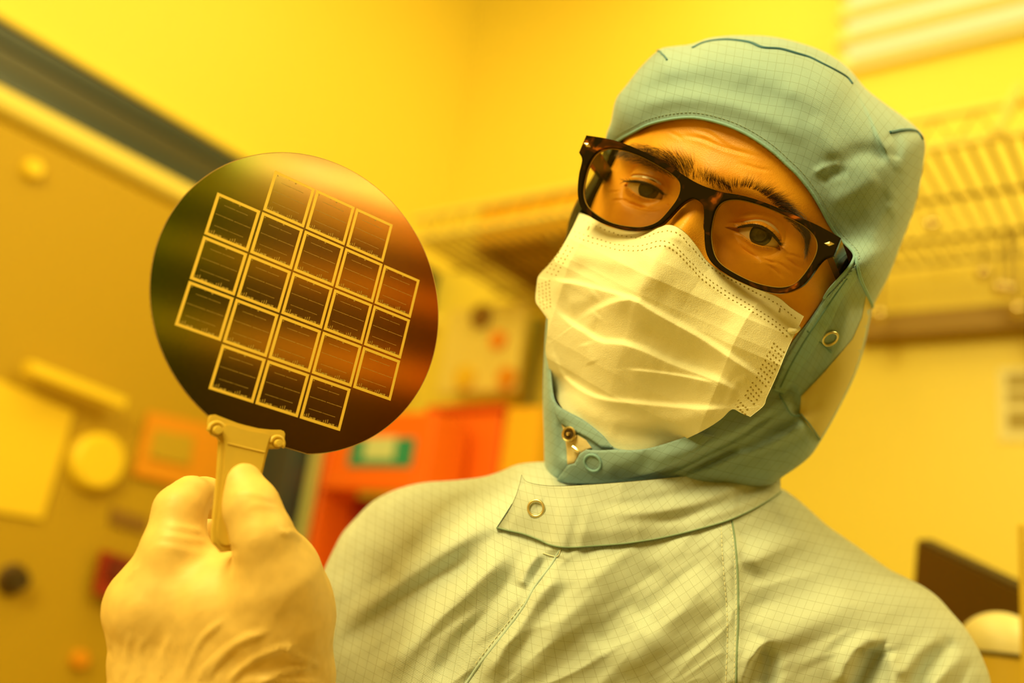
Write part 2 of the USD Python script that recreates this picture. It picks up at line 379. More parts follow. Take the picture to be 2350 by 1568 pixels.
# ------------------------------------------------------------------ the room
WX, WY, CEIL = 1.90, 1.80, 3.30                  # right wall at X = WX, left wall at Y = WY
XMIN, YMIN = -2.6, -2.6
def structure(name, mesh, m, label):
    return single(name, mesh, m, label, None, kind='structure')
structure('floor', box((XMIN, YMIN, -0.06), (WX, WY, 0)), 'floor_vinyl', 'smooth amber lit vinyl floor of the cleanroom')
structure('ceiling', box((XMIN, YMIN, CEIL), (WX, WY, CEIL + 0.06)), 'ceiling_tile', 'pale flat ceiling of the cleanroom')
structure('wall_left', box((XMIN, WY, 0), (WX + 0.06, WY + 0.06, CEIL)), 'wall_paint', 'smooth yellow lit wall on the left with the dark band')
structure('wall_right', box((WX, YMIN, 0), (WX + 0.06, WY, CEIL)), 'wall_paint', 'smooth yellow lit wall on the right behind the wire shelf')
structure('wall_back', box((XMIN - 0.06, YMIN, 0), (XMIN, WY + 0.06, CEIL)), 'wall_paint', 'yellow lit wall behind the camera')
structure('wall_front', box((XMIN - 0.06, YMIN - 0.06, 0), (WX + 0.06, YMIN, CEIL)), 'wall_paint', 'yellow lit wall far to the right of the camera')
def on_y(px, py, y=WY):                          # where a pixel's ray meets the plane Y = y
    d = ray_w(px, py); return CAM + d * ((y - CAM[1]) / d[1])
def on_x(px, py, x=WX):
    d = ray_w(px, py); return CAM + d * ((x - CAM[0]) / d[0])

# left wall: the dark glazed band with its pale rail
zt = np.mean([on_y(0, 67)[2], on_y(545, 366)[2]]); zb = np.mean([on_y(0, 218)[2], on_y(435, 435)[2]])
b = thing('trim', (1.0, WY, zb), 'long dark slate band of three strips running along the left wall', kind='structure')
h3 = (zt - zb) / 3
for k, m in enumerate(('navy_panel', 'dark_slate', 'navy_panel')):
    part(b, 'band_strip', box((XMIN + 0.02, WY - 0.018 - 0.004 * (k != 1), zb + k * h3 + 0.001), (WX - 0.004, WY - 0.001, zb + (k + 1) * h3 - 0.001), 0.002), m)
part(b, 'top_lip', box((XMIN + 0.02, WY - 0.03, zt), (WX - 0.004, WY - 0.001, zt + 0.012), 0.003), 'wall_paint')
rr = 0.026
a = np.linspace(-np.pi / 2, np.pi / 2, 13)
prof = [(-0.03 - rr * math.cos(t) * 0.9, rr * math.sin(t)) for t in a]
poly = sg.Polygon([(0, -rr)] + prof + [(0, rr)])
v, f = extrude(poly, 0, WX - 0.004 - (XMIN + 0.02), np.array([[0, 0, 1], [1, 0, 0], [0, 1, 0]]), np.array([XMIN + 0.02, WY - 0.001, zb - rr - 0.004]))
structure('trim', (v, f), 'rail_white', 'rounded pale yellow rail running just under the dark band on the left wall')
pz = zb - 2 * rr - 0.02
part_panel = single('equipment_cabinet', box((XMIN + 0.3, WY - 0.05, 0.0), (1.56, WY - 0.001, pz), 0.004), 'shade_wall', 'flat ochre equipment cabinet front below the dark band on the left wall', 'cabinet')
YF = WY - 0.049                                  # its front face
def panel_y(pts, thick, y=YF):                   # a flat sheet standing on the plane Y = y, outlined in pixels
    q = np.array([on_y(px, py, y) for px, py in pts]); poly = sg.Polygon(q[:, [0, 2]])
    return extrude(poly, 0.0, thick, np.array([[1, 0, 0], [0, 0, -1], [0, 1, 0]]), np.array([0, y - thick, 0]))
def disc_y(px, py, r_px, thick, y=YF, r2=None):
    c = on_y(px, py, y); r = np.linalg.norm(on_y(px + r_px, py, y) - c) * 0.8
    return trimesh_lathe([(0, 0), (r, 0), (r, thick * 0.7), (r * 0.85, thick), (0, thick)], c, np.array([0, -1.0, 0]))
def trimesh_lathe(profile, origin, axis, n=32):
    axis = np.asarray(axis, float) / np.linalg.norm(axis); ref = np.array([0, 0, 1.0]) if abs(axis[2]) < 0.9 else np.array([1.0, 0, 0])
    u = np.cross(ref, axis); u /= np.linalg.norm(u); w = np.cross(axis, u)
    pr = np.asarray(profile, float); m = len(pr); t = np.arange(n) / n * 2 * np.pi
    v = origin + pr[None, :, 0, None] * (np.cos(t)[:, None, None] * u + np.sin(t)[:, None, None] * w) + pr[None, :, 1, None] * axis
    return v.reshape(-1, 3), grid_faces(n, m, wrap=True)
nb = thing('notice_sheet', on_y(60, 1180, YF), 'bright yellow paper sheet hanging on the ochre cabinet at the left edge', 'sheet of paper')
part(nb, 'sheet', panel_y([(-90, 838), (165, 945), (92, 1192), (-160, 1150)], 0.004), 'paper_yellow')
single('door_handle', panel_y([(35, 832), (252, 918), (246, 938), (32, 858)], 0.03), 'amber_bright', 'bright yellow bar handle above the paper sheet on the cabinet', 'handle')
single('round_dial', disc_y(214, 1060, 74, 0.03), 'amber_bright', 'large pale yellow round dial beside the paper sheet', 'dial')
kb = thing('rotary_knob', on_y(26, 1330, YF), 'dark brown round knob low on the ochre cabinet at the left edge', 'knob')
part(kb, 'dial_plate', disc_y(26, 1330, 44, 0.008), 'brown_plastic', smooth=35)
part(kb, 'grip', disc_y(26, 1330, 32, 0.035), 'dark_plastic', smooth=35)
rb = thing('warning_box', on_y(250, 1380, YF), 'dark red switch box to the left of the gloved hand', 'box')
part(rb, 'body', panel_y([(218, 1262), (305, 1290), (290, 1385), (198, 1360)], 0.018), 'red_plastic')
part(rb, 'cover', panel_y([(228, 1275), (296, 1297), (284, 1340), (216, 1320)], 0.024), 'dark_red')
ob = thing('warning_sign', on_y(400, 1150, YF), 'blurred orange sign with a green field beside the wafer handle', 'sign')
part(ob, 'plate', panel_y([(335, 945), (520, 985), (500, 1140), (300, 1090)], 0.006), 'amber_dark')
part(ob, 'printed_field', panel_y([(345, 985), (435, 1003), (425, 1070), (332, 1050)], 0.008), 'olive_print')
single('small_label', panel_y([(252, 1165), (335, 1190), (328, 1222), (248, 1200)], 0.004), 'brown_print', 'small brown label just above the dark red switch box', 'label')
single('push_button', disc_y(178, 1512, 22, 0.02), 'amber_dark', 'small round orange push button near the bottom left corner', 'button')
single('lamp_spot', disc_y(70, 390, 26, 0.02), 'amber_bright', 'small round pale yellow disc standing in for a blurred light spot just under the rail', 'blurred light spot')  # disc stands in for an out-of-focus light spot

# dark and pale uprights and the orange storage units behind the hand
def upright_x(pts, x, depth):                    # a prism standing on the plane X = x, outlined in pixels, going back by depth
    q = np.array([on_x(px, py, x) for px, py in pts]); poly = sg.Polygon(q[:, [1, 2]])
    return extrude(poly, 0.0, depth, np.array([[0, 0, 1], [1, 0, 0], [0, 1, 0]]), np.array([x, 0, 0]))
def post_x(px, py, half_px, x, z0, z1, d=0.03):
    c = on_x(px, py, x); w = np.linalg.norm(on_x(px + half_px, py, x) - c)
    return box((x, c[1] - w, z0), (x + d, c[1] + w, z1), 0.003)
XU = 1.45
zr = on_x(850, 960, XU)[2]
single('dark_post', post_x(628, 1070, 40, XU - 0.10, 0, on_x(628, 960, XU - .1)[2], 0.05), 'navy_panel', 'dark navy upright post beside the gloved thumb', 'post')
single('pale_post', post_x(690, 1085, 20, XU - 0.045, 0, on_x(700, 990, XU - .045)[2], 0.03), 'pale_green', 'pale green upright post between the dark post and the orange rack', 'post')
def rect_x(px0, py0, px1, py1, x, t, inset=0.0):
    a, b = on_x(px0, py0, x), on_x(px1, py1, x)
    return box((x, min(a[1], b[1]) + inset, min(a[2], b[2]) + inset), (x + t, max(a[1], b[1]) - inset, max(a[2], b[2]) - inset), 0.003)
A_, B_ = on_x(738, 1000, XU), on_x(965, 1100, XU)
yl, yr = A_[1], on_x(985, 1040, XU)[1]
z1 = on_x(830, 950, XU)[2]; zm = on_x(850, 1092, XU)[2]; z0 = on_x(720, 1500, XU)[2]
rk = thing('orange_rack', (XU, (yl + yr) / 2, 0.0), 'bright orange open rack with a teal label behind the wafer', 'rack')
pw = 0.030
part(rk, 'side_post', box((XU, yl - pw, 0), (XU + 0.12, yl, z1), 0.003), 'orange_plastic')
part(rk, 'side_post', box((XU, yr, 0), (XU + 0.12, yr + pw, z1), 0.003), 'orange_plastic')
part(rk, 'crossbar', box((XU, yr + pw, zm - 0.03), (XU + 0.02, yl - pw, zm + 0.02), 0.003), 'orange_plastic')
fp = part(rk, 'front_panel', box((XU + 0.004, yr + pw, zm + 0.02), (XU + 0.02, yl - pw, z1), 0.002), 'orange_plastic')
part(rk, 'shelf', box((XU + 0.02, yr + pw, zm - 0.30), (XU + 0.118, yl - pw, zm - 0.28), 0.002), 'orange_plastic')
part(rk, 'back_panel', box((XU + 0.105, yr + pw, 0.02), (XU + 0.118, yl - pw, zm - 0.03), 0.002), 'red_plastic')
l0, l1 = on_x(812, 1012, XU), on_x(945, 1060, XU)
part(fp, 'teal_label', box((XU - 0.002, on_x(948, 1030, XU)[1], on_x(880, 1072, XU)[2]), (XU + 0.0045, on_x(806, 1030, XU)[1], on_x(880, 1006, XU)[2])), 'teal_print', label='teal printed label')
part(fp, 'label_window', box((XU - 0.003, on_x(908, 1030, XU)[1], on_x(880, 1055, XU)[2]), (XU + 0.0045, on_x(838, 1030, XU)[1], on_x(880, 1004, XU)[2])), 'mint_print', label='pale mint field of the label')
single('storage_jar', trimesh_lathe([(0, 0), (0.036, 0), (0.036, 0.12), (0.026, 0.14), (0.026, 0.16), (0, 0.16)], np.array([XU + 0.062, (yl + yr) / 2, zm - 0.2799]), (0, 0, 1)), 'amber_bright', 'pale yellow jar standing inside the orange rack', 'jar', smooth=30)
# second orange box, pale strip and metal post towards the hood
XB = 1.60
y2l, y2r = on_x(975, 1040, XB)[1], on_x(1140, 1040, XB)[1]
ob2 = thing('orange_bin', (XB, (y2l + y2r) / 2, 0.0), 'plain orange storage bin between the teal labelled rack and the hood', 'storage bin')
zt2, zb2 = on_x(1080, 945, XB)[2], on_x(1080, 1300, XB)[2]
part(ob2, 'body', box((XB, y2r, zb2), (XB + 0.25, y2l, zt2), 0.004), 'orange_plastic')
part(ob2, 'rim', box((XB - 0.012, y2r - 0.01, zt2 - 0.001), (XB + 0.26, y2l + 0.01, zt2 + 0.014), 0.003), 'red_orange')
part(ob2, 'pale_strip', box((XB - 0.004, on_x(1003, 1010, XB)[1], zb2), (XB + 0.002, on_x(975, 1010, XB)[1], zt2 - 0.006)), 'amber_bright', label='pale yellow upright strip')
part(ob2, 'stand', box((XB + 0.02, y2r + 0.02, 0), (XB + 0.23, y2l - 0.02, zb2), 0.003), 'brown_plastic')
single('yellow_box', rect_x(1164, 935, 1215, 1160, XB, 0.12), 'amber_plastic', 'yellow box beside the orange bin and left of the hood', 'box')
XP = 1.72
wb = thing('spotted_board', on_x(1110, 920, XP), 'pale board with amber and dark round spots under the wire shelf', 'board')
c0, c1 = on_x(1000, 905, XP), on_x(1210, 690, XP)
part(wb, 'board', box((XP, min(c0[1], c1[1]), c0[2]), (XP + 0.015, max(c0[1], c1[1]), c1[2]), 0.003), 'paper_warm')
for (sx, sy, sr, m, lb) in ((1146, 782, 17, 'orange_soft', 'orange spot'), (1108, 728, 22, 'brown_print', 'dark spot'), (1070, 868, 22, 'amber_bright2', None), (1166, 868, 20, 'amber_dark', None)):
    c = on_x(sx, sy, XP); r = np.linalg.norm(on_x(sx + sr, sy, XP) - c)
    part(wb, 'spot', trimesh_lathe([(0, 0), (r, 0), (r, 0.012), (0, 0.015)], c, (-1, 0, 0), 20), m, label=lb)

# ------------------------------------------------------------------ the wire shelf on the right wall
XS = 1.42                                        # front edge
zs = on_x(2237, 324, XS)[2]                      # lower front rod
ys0, ys1 = -0.75, on_x(945, 520, XS)[1]
sh = thing('wire_shelf', (XS, (ys0 + ys1) / 2, zs), 'chrome wire shelf unit along the right wall with a zigzag front edge', 'shelf')
def rod_y(x, z, r=0.0045, a=ys0, b=ys1): return tube([(x, a, z), (x, b, z)], r, 8)
part(sh, 'front_rod', rod_y(XS, zs, 0.0065), 'rail_white'); part(sh, 'front_rod', rod_y(XS, zs + 0.055, 0.0065), 'rail_white')
part(sh, 'rear_rod', rod_y(WX - 0.03, zs), 'steel_wire'); part(sh, 'rear_rod', rod_y(WX - 0.03, zs + 0.05), 'steel_wire')
zz = [(XS + 0.001, y, zs + (0.0 if k % 2 else 0.055)) for k, y in enumerate(np.arange(ys0, ys1, 0.03))]
part(sh, 'zigzag_wire', tube(zz, 0.003, 6), 'steel_wire')
for x in (XS + 0.16, XS + 0.32): part(sh, 'support_rod', rod_y(x, zs - 0.009), 'steel_wire')
for y in np.arange(ys0 + 0.02, ys1, 0.026):
    part(sh, 'deck_wire', tube([(XS, y, zs + 0.0065), (WX - 0.03, y, zs + 0.0065)], 0.0048, 6), 'steel_wire')
for y in (ys0 + 0.2, on_x(1500, 600, WX)[1], ys1 - 0.15):
    part(sh, 'bracket', box((XS + 0.05, y - 0.008, zs - 0.028), (WX - 0.001, y + 0.008, zs - 0.014), 0.002), 'steel_wire')
single('steel_post', tube([(WX - 0.022, on_x(1212, 900, WX - 0.022)[1], 0.0), (WX - 0.022, on_x(1212, 900, WX - 0.022)[1], zs - 0.03)], 0.018, 16), 'pale_green', 'pale green round upright post just left of the hood', 'post', smooth=40)
part(sh, 'brace', tube([(XS - 0.01, on_x(2290, 290, XS)[1], zs + 0.0), (XS - 0.012, on_x(2345, 235, XS)[1], zs + 0.075)], 0.008, 8), 'rail_white')
# boxes on the shelf near the corner, seen through the wires
for (y, wdt, hgt, m, lb) in ((ys1 - 0.25, 0.14, 0.10, 'amber_plastic', 'low amber box on the wire shelf near the corner'), (ys1 - 0.62, 0.16, 0.13, 'paper_warm', 'pale carton on the wire shelf behind the hood')):
    bx = thing('carton', (XS + 0.25, y, zs + 0.0118), lb, 'box')
    part(bx, 'body', box((XS + 0.10, y - wdt, zs + 0.0118), (XS + 0.42, y + wdt, zs + hgt), 0.004), m)
    part(bx, 'lid', box((XS + 0.095, y - wdt - 0.005, zs + hgt), (XS + 0.425, y + wdt + 0.005, zs + hgt + 0.015), 0.004), m)
# polished balls on stems, added under the shelf for small bright glints
for k, (px, py) in enumerate(((2258, 628), (2296, 660), (2318, 664), (2336, 710), (2020, 722), (2135, 517))):
    c = on_x(px, py, 1.75)
    hk = thing('shelf_hook', c, ('polished ball ended hook added for a glint under the wire shelf, %s' % ('upper left of the right hand cluster', 'middle of the right hand cluster', 'just right of the middle of the cluster', 'lowest of the right hand cluster', 'beside the edge of the hood cap', 'alone right of the hood crown')[k]), 'hook')
    part(hk, 'ball', trimesh.Trimesh(*(lambda m: (m.vertices * 0.013 + c, m.faces))(trimesh.creation.icosphere(3))), 'chrome', smooth=True)
    part(hk, 'stem', tube([c + [0, 0, 0.01], c + [0.0, 0, max(zs - 0.001 - c[2], 0.02)]], 0.003, 6), 'steel_wire')
# dark cabinet and tube lamp, added out of view to shape the wafer reflection
tc = thing('tool_cabinet', (0.35, YMIN + 0.25, 0.0), 'tall dark cabinet with two pale strips, added out of view for the wafer to mirror', 'cabinet')
part(tc, 'body', box((-0.75, YMIN + 0.001, 0.0), (1.45, YMIN + 0.5, 2.44), 0.005), 'black_enamel')
for z, h in ((2.24, 0.07), (1.98, 0.09)):
    part(tc, 'pale_strip', box((-0.73, YMIN + 0.499, z), (1.43, YMIN + 0.506, z + h), 0.001), 'strip_ochre')  # added strips, reflected as the pale streaks across the wafer
wl_ = thing('wall_lamp', (0.48, YMIN + 0.03, 2.74), 'long round tube lamp added out of view for the bright top of the wafer', 'lamp')
part(wl_, 'housing', box((0.02, YMIN + 0.001, 2.74), (0.95, YMIN + 0.03, 2.86), 0.003), 'rail_white')
part(wl_, 'tube_lamp', tube([(0.04, YMIN + 0.055, 2.80), (0.93, YMIN + 0.055, 2.80)], 0.026, 14), 'added_glow', smooth=40, label='glowing tube added for the wafer highlight')
# the second, dimmer shelf edge below
zl = on_x(2180, 735, WX - 0.06)[2]
structure('trim', box((WX - 0.05, ys0, zl - 0.02), (WX - 0.001, on_x(1960, 735, WX - 0.06)[1], zl + 0.03), 0.004), 'brown_rail', 'dark ochre cable trunking on the right wall under the wire shelf')

# ------------------------------------------------------------------ right wall: lamp, notice, dark screen
def wall_rect(y0, y1, z0, z1, x, t, bevel=0.003): return box((x - t, min(y0, y1), min(z0, z1)), (x, max(y0, y1), max(z0, z1)), bevel)
lf = on_x(1925, 160, WX - 0.02); rz = on_x(2150, 116, WX - 0.02)[2]
yl1 = on_x(1925, 110, WX - 0.02)[1]; zl1 = on_x(2150, 116, WX - 0.02)[2]
lp = thing('louvred_lamp', (WX - 0.02, yl1 - 0.5, zl1), 'bright louvred strip lamp high on the right wall, top right corner', 'lamp')
part(lp, 'housing', wall_rect(yl1, yl1 - 1.3, zl1, zl1 + 0.34, WX - 0.001, 0.02), 'lamp_white')
for k in range(5):
    z = zl1 + 0.03 + k * 0.068
    part(lp, 'tube_lamp', tube([(WX - 0.043, yl1 - 0.03, z), (WX - 0.043, yl1 - 1.27, z)], 0.012, 12), 'lamp_tube', smooth=40, label='glowing tube added for the wafer highlight')
    part(lp, 'louvre', wall_rect(yl1, yl1 - 1.3, z + 0.028, z + 0.036, WX - 0.02, 0.035, 0.002), 'lamp_white')
ns = thing('wall_notice', on_x(2330, 1015, WX), 'white printed notice on the right wall at the right edge', 'notice')
n0, n1 = on_x(2292, 930, WX), on_x(2420, 930, WX); nz0, nz1 = on_x(2330, 1012, WX)[2], on_x(2330, 845, WX)[2]
part(ns, 'sheet', wall_rect(n0[1], n1[1], nz0, nz1, WX - 0.0005, 0.003, 0), 'paper')
for k, (u0, u1) in enumerate(((0.14, 0.40), (0.5, 0.66), (0.72, 0.90))):
    hgt = nz1 - nz0
    part(ns, 'printed_block', wall_rect(n0[1] + (n1[1] - n0[1]) * 0.16, n1[1], nz0 + hgt * u0, nz0 + hgt * u1, WX - 0.003, 0.001, 0), 'print_grey')
# dark screen with pale frame, tilted as seen
XM = 1.15
mc = [(2107, 1246), (2395, 1385), (2420, 1545), (2135, 1560)]
mpts = [W(P(px, py, d)) for (px, py), d in zip(mc, (1.05, 0.86, 0.84, 1.02))]
mx = mpts[1] - mpts[0]; wdt = np.linalg.norm(mx); mx /= wdt
my = (mpts[3] - mpts[0]); my -= mx * (my @ mx); hgt = np.linalg.norm(my); my /= hgt; mz = np.cross(mx, my); mz *= np.sign(mz @ (CAM - mpts[0]))
mo = thing('dark_screen', mpts[0] + mx * wdt / 2 + my * hgt, 'dark brown flat screen tilted behind the shoulder at the right edge', 'screen')
cm = mpts[0] + mx * wdt / 2 + my * hgt / 2
part(mo, 'frame', obox(cm - mz * 0.010, (mx, my, mz), (wdt / 2 + 0.003, hgt / 2 + 0.003, 0.008)), 'dark_plastic')
part(mo, 'screen', obox(cm - mz * 0.0006, (mx, my, mz), (wdt / 2, hgt / 2, 0.002)), 'screen_brown')
sb = cm + my * (hgt / 2 + 0.01) - mz * 0.02
part(mo, 'stand', tube([sb, [sb[0], sb[1], 0.01]], 0.02, 12), 'brown_plastic')
part(mo, 'stand_foot', trimesh_lathe([(0, 0), (0.14, 0), (0.14, 0.012), (0.02, 0.02), (0, 0.02)], np.array([sb[0], sb[1], 0.0]), (0, 0, 1)), 'brown_plastic')
cb = W(P(2300, 1480, 0.80)); 
cr = 0.036
cn = thing('white_canister', (cb[0], cb[1], 0.0), 'pale round topped canister on a stand at the right edge behind the shoulder', 'canister')
zt_ = W(P(2300, 1404, 0.80))[2]; zs_ = W(P(2290, 1512, 0.80))[2]
part(cn, 'lid', trimesh_lathe([(0, zs_)] + [(cr * math.cos(t), zs_ + 0.004 + (zt_ - zs_ - 0.004) * math.sin(t)) for t in np.linspace(0, np.pi / 2, 12)], np.array([cb[0], cb[1], 0]), (0, 0, 1), 40), 'white_plastic', smooth=35)
part(cn, 'body', trimesh_lathe([(0, 0), (cr * 0.94, 0), (cr * 0.94, zs_), (0, zs_)], np.array([cb[0], cb[1], 0]), (0, 0, 1), 40), 'amber_frame', smooth=35)
q = W(P(2362, 1400, 0.75))
single('beige_post', box((q[0] - 0.008, q[1] - 0.012, 0), (q[0] + 0.008, q[1] + 0.006, W(P(2362, 1190, 0.75))[2]), 0.003), 'amber_frame', 'narrow pale post at the extreme right edge beside the canister', 'post')

# ------------------------------------------------------------------ the person: head
MF = np.array([[0.8115983503, 0.3878984251, -0.4368557308], [-0.419612952, 0.9073283321, 0.0260819551], [0.4064887308, 0.1621422511, 0.8991533808]])
OF = np.array([0.09404696, 0.0734462, -0.49262693])   # bridge of the glasses, camera space
mm = 0.001
def H2C(h): return np.asarray(h, float) * mm @ MF.T + OF      # head frame (mm) -> camera space
def C2H(c): return (np.asarray(c, float) - OF) @ MF / mm
def head_hit(px, py, zf, it=14):
    """where pixel rays meet the head frame surface z = zf(x, y): camera points"""
    px, py = np.asarray(px, float), np.asarray(py, float)
    d = P(px, py, 1.0); n = MF[:, 2]; z = np.zeros(px.shape)
    for _ in range(it):
        t = ((OF @ n) + z * mm) / (d @ n); h = C2H(d * t[..., None])
        z = 0.5 * z + 0.5 * zf(h[..., 0], h[..., 1])
    t = ((OF @ n) + z * mm) / (d @ n)
    return d * t[..., None]
def G(x, y, cx, cy, sx, sy, rot=0.0):
    c, s = math.cos(rot), math.sin(rot); u = (x - cx) * c + (y - cy) * s; v = -(x - cx) * s + (y - cy) * c
    return np.exp(-(u / sx) ** 2 - (v / sy) ** 2)

EYES = {}
UPPER = {0: [(1427, 424), (1434, 419), (1445.5, 418), (1465, 418.5), (1484, 423), (1502, 431), (1517.5, 443), (1526.7, 455), (1531, 467)],
         1: [(1672.5, 527.6), (1684, 526), (1705.7, 522), (1724, 519), (1742.7, 521), (1761, 530), (1776, 544), (1787, 559), (1797, 580)]}
LOWER = {0: [(1427, 424), (1434, 428), (1445, 432), (1453, 440), (1468.5, 449.5), (1484, 455), (1507, 458), (1520.6, 462), (1531, 467)],
         1: [(1672.5, 527.6), (1684, 532), (1698, 537), (1713, 547), (1728, 558), (1746, 564), (1765, 567), (1781, 570), (1797, 580)]}
IRIS = {0: (1489, 435.5), 1: (1746, 539.5)}
RE = 12.3
for k in (0, 1):
    ps = C2H(head_hit(np.array([IRIS[k][0]]), np.array([IRIS[k][1]]), lambda x, y: -19.0 + 0 * x))[0]
    gz = C2H(np.zeros(3)) - ps; gz /= np.linalg.norm(gz)      # towards the camera
    EYES[k] = (ps - RE * gz, gz)
def lid_uv(k, line):                             # lid line on the eyeball front, head frame x, y
    c = EYES[k][0]; q = np.asarray(line, float); d = P(q[:, 0], q[:, 1], 1.0); o = C2H(np.zeros(3)); dd = (C2H(d) - o); dd /= np.linalg.norm(dd, axis=1, keepdims=True)
    b = (dd * (o - c)).sum(1); disc = b * b - ((o - c) @ (o - c) - (RE + 0.5) ** 2)
    t = -b - np.sqrt(np.maximum(disc, 0)); return o + dd * t[:, None]
LID = {}
for k in (0, 1):
    LID[k] = (spline(lid_uv(k, UPPER[k])[:, :2], 60), spline(lid_uv(k, LOWER[k])[:, :2], 60))

from scipy.interpolate import PchipInterpolator
PROF = PchipInterpolator([-140, -112, -100, -85, -66, -45, -30, -15, 0, 14, 28, 45, 56, 70, 86, 112, 125], [-62, -30, -16, -10, -11, -10, -11, -12, -11, -7.5, -8, -10, -15, -27, -50, -85, -100])
WID = PchipInterpolator([-140, -110, -80, -45, -18, 10, 30, 60, 95, 125], [30, 46, 64, 78, 82, 78.5, 78, 76, 66, 45])
def zface(x, y, detail=True):
    x, y = np.asarray(x, float), np.asarray(y, float)
    ax = np.abs(x)
    # side to side roundness and the profile down the middle line
    # yy = [-140, -112, -100, -85, -66, -45, -30, -15, 0, 14, 28, 45, 62, 80, 98, 112, 125]
    # zz = [-62, -30, -16, -10, -11, -10, -11, -12, -11, -7.5, -8, -10, -14, -22, -36, -54, -80]
    prof = PROF(np.clip(y, -140, 125))
    wid = WID(np.clip(y, -140, 125))
    r = np.clip(ax / wid, 0, 1.15)
    side = np.sqrt(np.clip(1 - r ** 2.5, 0.0, 1))
    z = -90 + (prof + 90) * side - 60 * np.clip(r - 0.985, 0, 1)
    # nose
    rz = np.interp(y, [-60, -54, -48, -42, -36, -20, -6, 4, 12, 30], [0, 8, 19, 24, 22, 14.5, 6.0, 2.2, 1.0, 0])
    rw = np.interp(y, [-60, -45, -30, -10, 5, 20], [13, 13, 11, 8.0, 8.0, 12])
    z = z + rz * np.exp(-(ax / rw) ** 2)
    z = z + 6 * G(ax, y, 15, -48, 6.5, 6)                                   # nostril wings
    for k in (0, 1):
        c = EYES[k][0]; s = -1 if k == 0 else 1
        z = z - 8.5 * G(x, y, c[0] - 0 * s, c[1] + 2.5, 19, 11)                # socket
        z = z - 3.6 * G(x, y, c[0] - s * 13, c[1] + 2, 6, 8)                   # inner corner hollow
        z = z + 3.2 * G(x, y, c[0] + s * 1, c[1] + 19, 24, 7.5, -0.12 * s)     # brow ridge
        z = z + 2.2 * G(x, y, c[0] + s * 4, c[1] - 28, 22, 14)                 # cheek
    z = z + 1.5 * G(x, y, 0, 14, 10, 8)
    if detail:
        for k in (0, 1):
            c = EYES[k][0]; s = -1 if k == 0 else 1
            r2 = (x - c[0]) ** 2 + (y - c[1]) ** 2
            ball = c[2] + np.sqrt(np.clip((RE + 1.5) ** 2 - r2, 0.01, None))   # lids drape over the eyeball
            m = np.clip(1.25 - np.sqrt(r2) / 13.5, 0, 1); m = m * m * (3 - 2 * m)
            z = z * (1 - m) + np.maximum(ball, z - 6) * m
            z = np.where(r2 < (RE - 0.3) ** 2, np.maximum(z, c[2] + np.sqrt(np.clip((RE + 0.9) ** 2 - r2, 0.01, None))), z)
            up, lo = LID[k]
            xs = up[:, 0]; o1 = np.argsort(xs); o2 = np.argsort(lo[:, 0])
            yu = np.interp(x, up[o1, 0], up[o1, 1]); yl = np.interp(x, lo[o2, 0], lo[o2, 1])
            inx = (x > xs.min()) & (x < xs.max())
            # rounded lid margin: falls behind the eyeball inside the opening
            dist = np.where(inx, np.minimum(yu - y, y - yl), -9.0)
            z = z - 3.6 * np.clip(dist / 0.6 + 0.1, 0, 1)
            # crease of the upper lid, pouch and lines below
            dcu = np.where(inx, y - yu, 9.0)
            tap = np.clip(np.minimum(x - xs.min(), xs.max() - x) / 5.0, 0, 1)
            z = z - 2.2 * np.exp(-((dcu - 2.9 - 0.8 * tap) / 0.95) ** 2) * tap + 0.35 * np.exp(-((dcu - 6.0) / 2.2) ** 2) * tap
            z = z + 0.35 * np.exp(-((np.where(inx, yl - y, 9.0) - 1.0) / 0.9) ** 2) * tap
        z = z - wrinkles(x, y)
    return z
# wrinkle lines traced on the face (pixels): depth mm, width px
WR_PX = [([(1425, 437), (1408, 440), (1392, 437)], 0.55, 3.0), ([(1445, 463), (1425, 459), (1400, 461)], 0.6, 3.5), ([(1520, 478), (1495, 481), (1470, 476), (1448, 468), (1425, 463)], 1.0, 4.0),
         ([(1528, 470), (1536, 474)], 0.6, 3.0),
         ([(1686, 556), (1705, 574), (1730, 590), (1748, 604)], 0.9, 4.5), ([(1745, 592), (1765, 600), (1782, 606)], 0.7, 3.0), ([(1760, 606), (1782, 622), (1800, 640)], 0.7, 3.0), ([(1800, 590), (1822, 606), (1842, 620)], 0.7, 3.0),
         ([(1775, 598), (1800, 612), (1822, 632)], 0.55, 3.0), ([(1804, 582), (1826, 588), (1846, 598)], 0.45, 3.0),
         ([(1560, 310), (1610, 318), (1660, 338), (1712, 352), (1760, 366)], 0.55, 4.0), ([(1590, 296), (1625, 306), (1655, 326), (1690, 344)], 0.4, 3.5), ([(1530, 300), (1570, 320)], 0.3, 3.5), ([(1690, 372), (1735, 386), (1775, 394)], 0.35, 4.0)]
_WR = []
def _wr_setup():
    for line, a, w in WR_PX:
        q = np.asarray(line, float)
        h = C2H(head_hit(q[:, 0], q[:, 1], lambda x, y: zface(x, y, False)))
        _WR.append((spline(h[:, :2], 16) if len(q) > 2 else h[:, :2], a * 1.0, w / 4.6))
def wrinkles(x, y):
    o = np.zeros(np.shape(x))
    for l, a, w in _WR:
        m = (x > l[:, 0].min() - 4) & (x < l[:, 0].max() + 4) & (y > l[:, 1].min() - 4) & (y < l[:, 1].max() + 4)
        if not m.any(): continue
        d, s, fr = polydist(x[m], y[m], l)
        t = np.clip(np.minimum(fr, 1 - fr) / 0.3, 0, 1)
        o[m] += a * t * np.exp(-(d / w) ** 2) - 0.35 * a * t * np.exp(-((d - 2.2 * w) / (1.4 * w)) ** 2)
    return o
_wr_setup()

pbase = W(P(1400, 1568, 0.52)) * [1, 1, 0]
person = thing('person', pbase, 'person in a pale blue cleanroom hood and coverall holding up a dark round wafer', 'person')
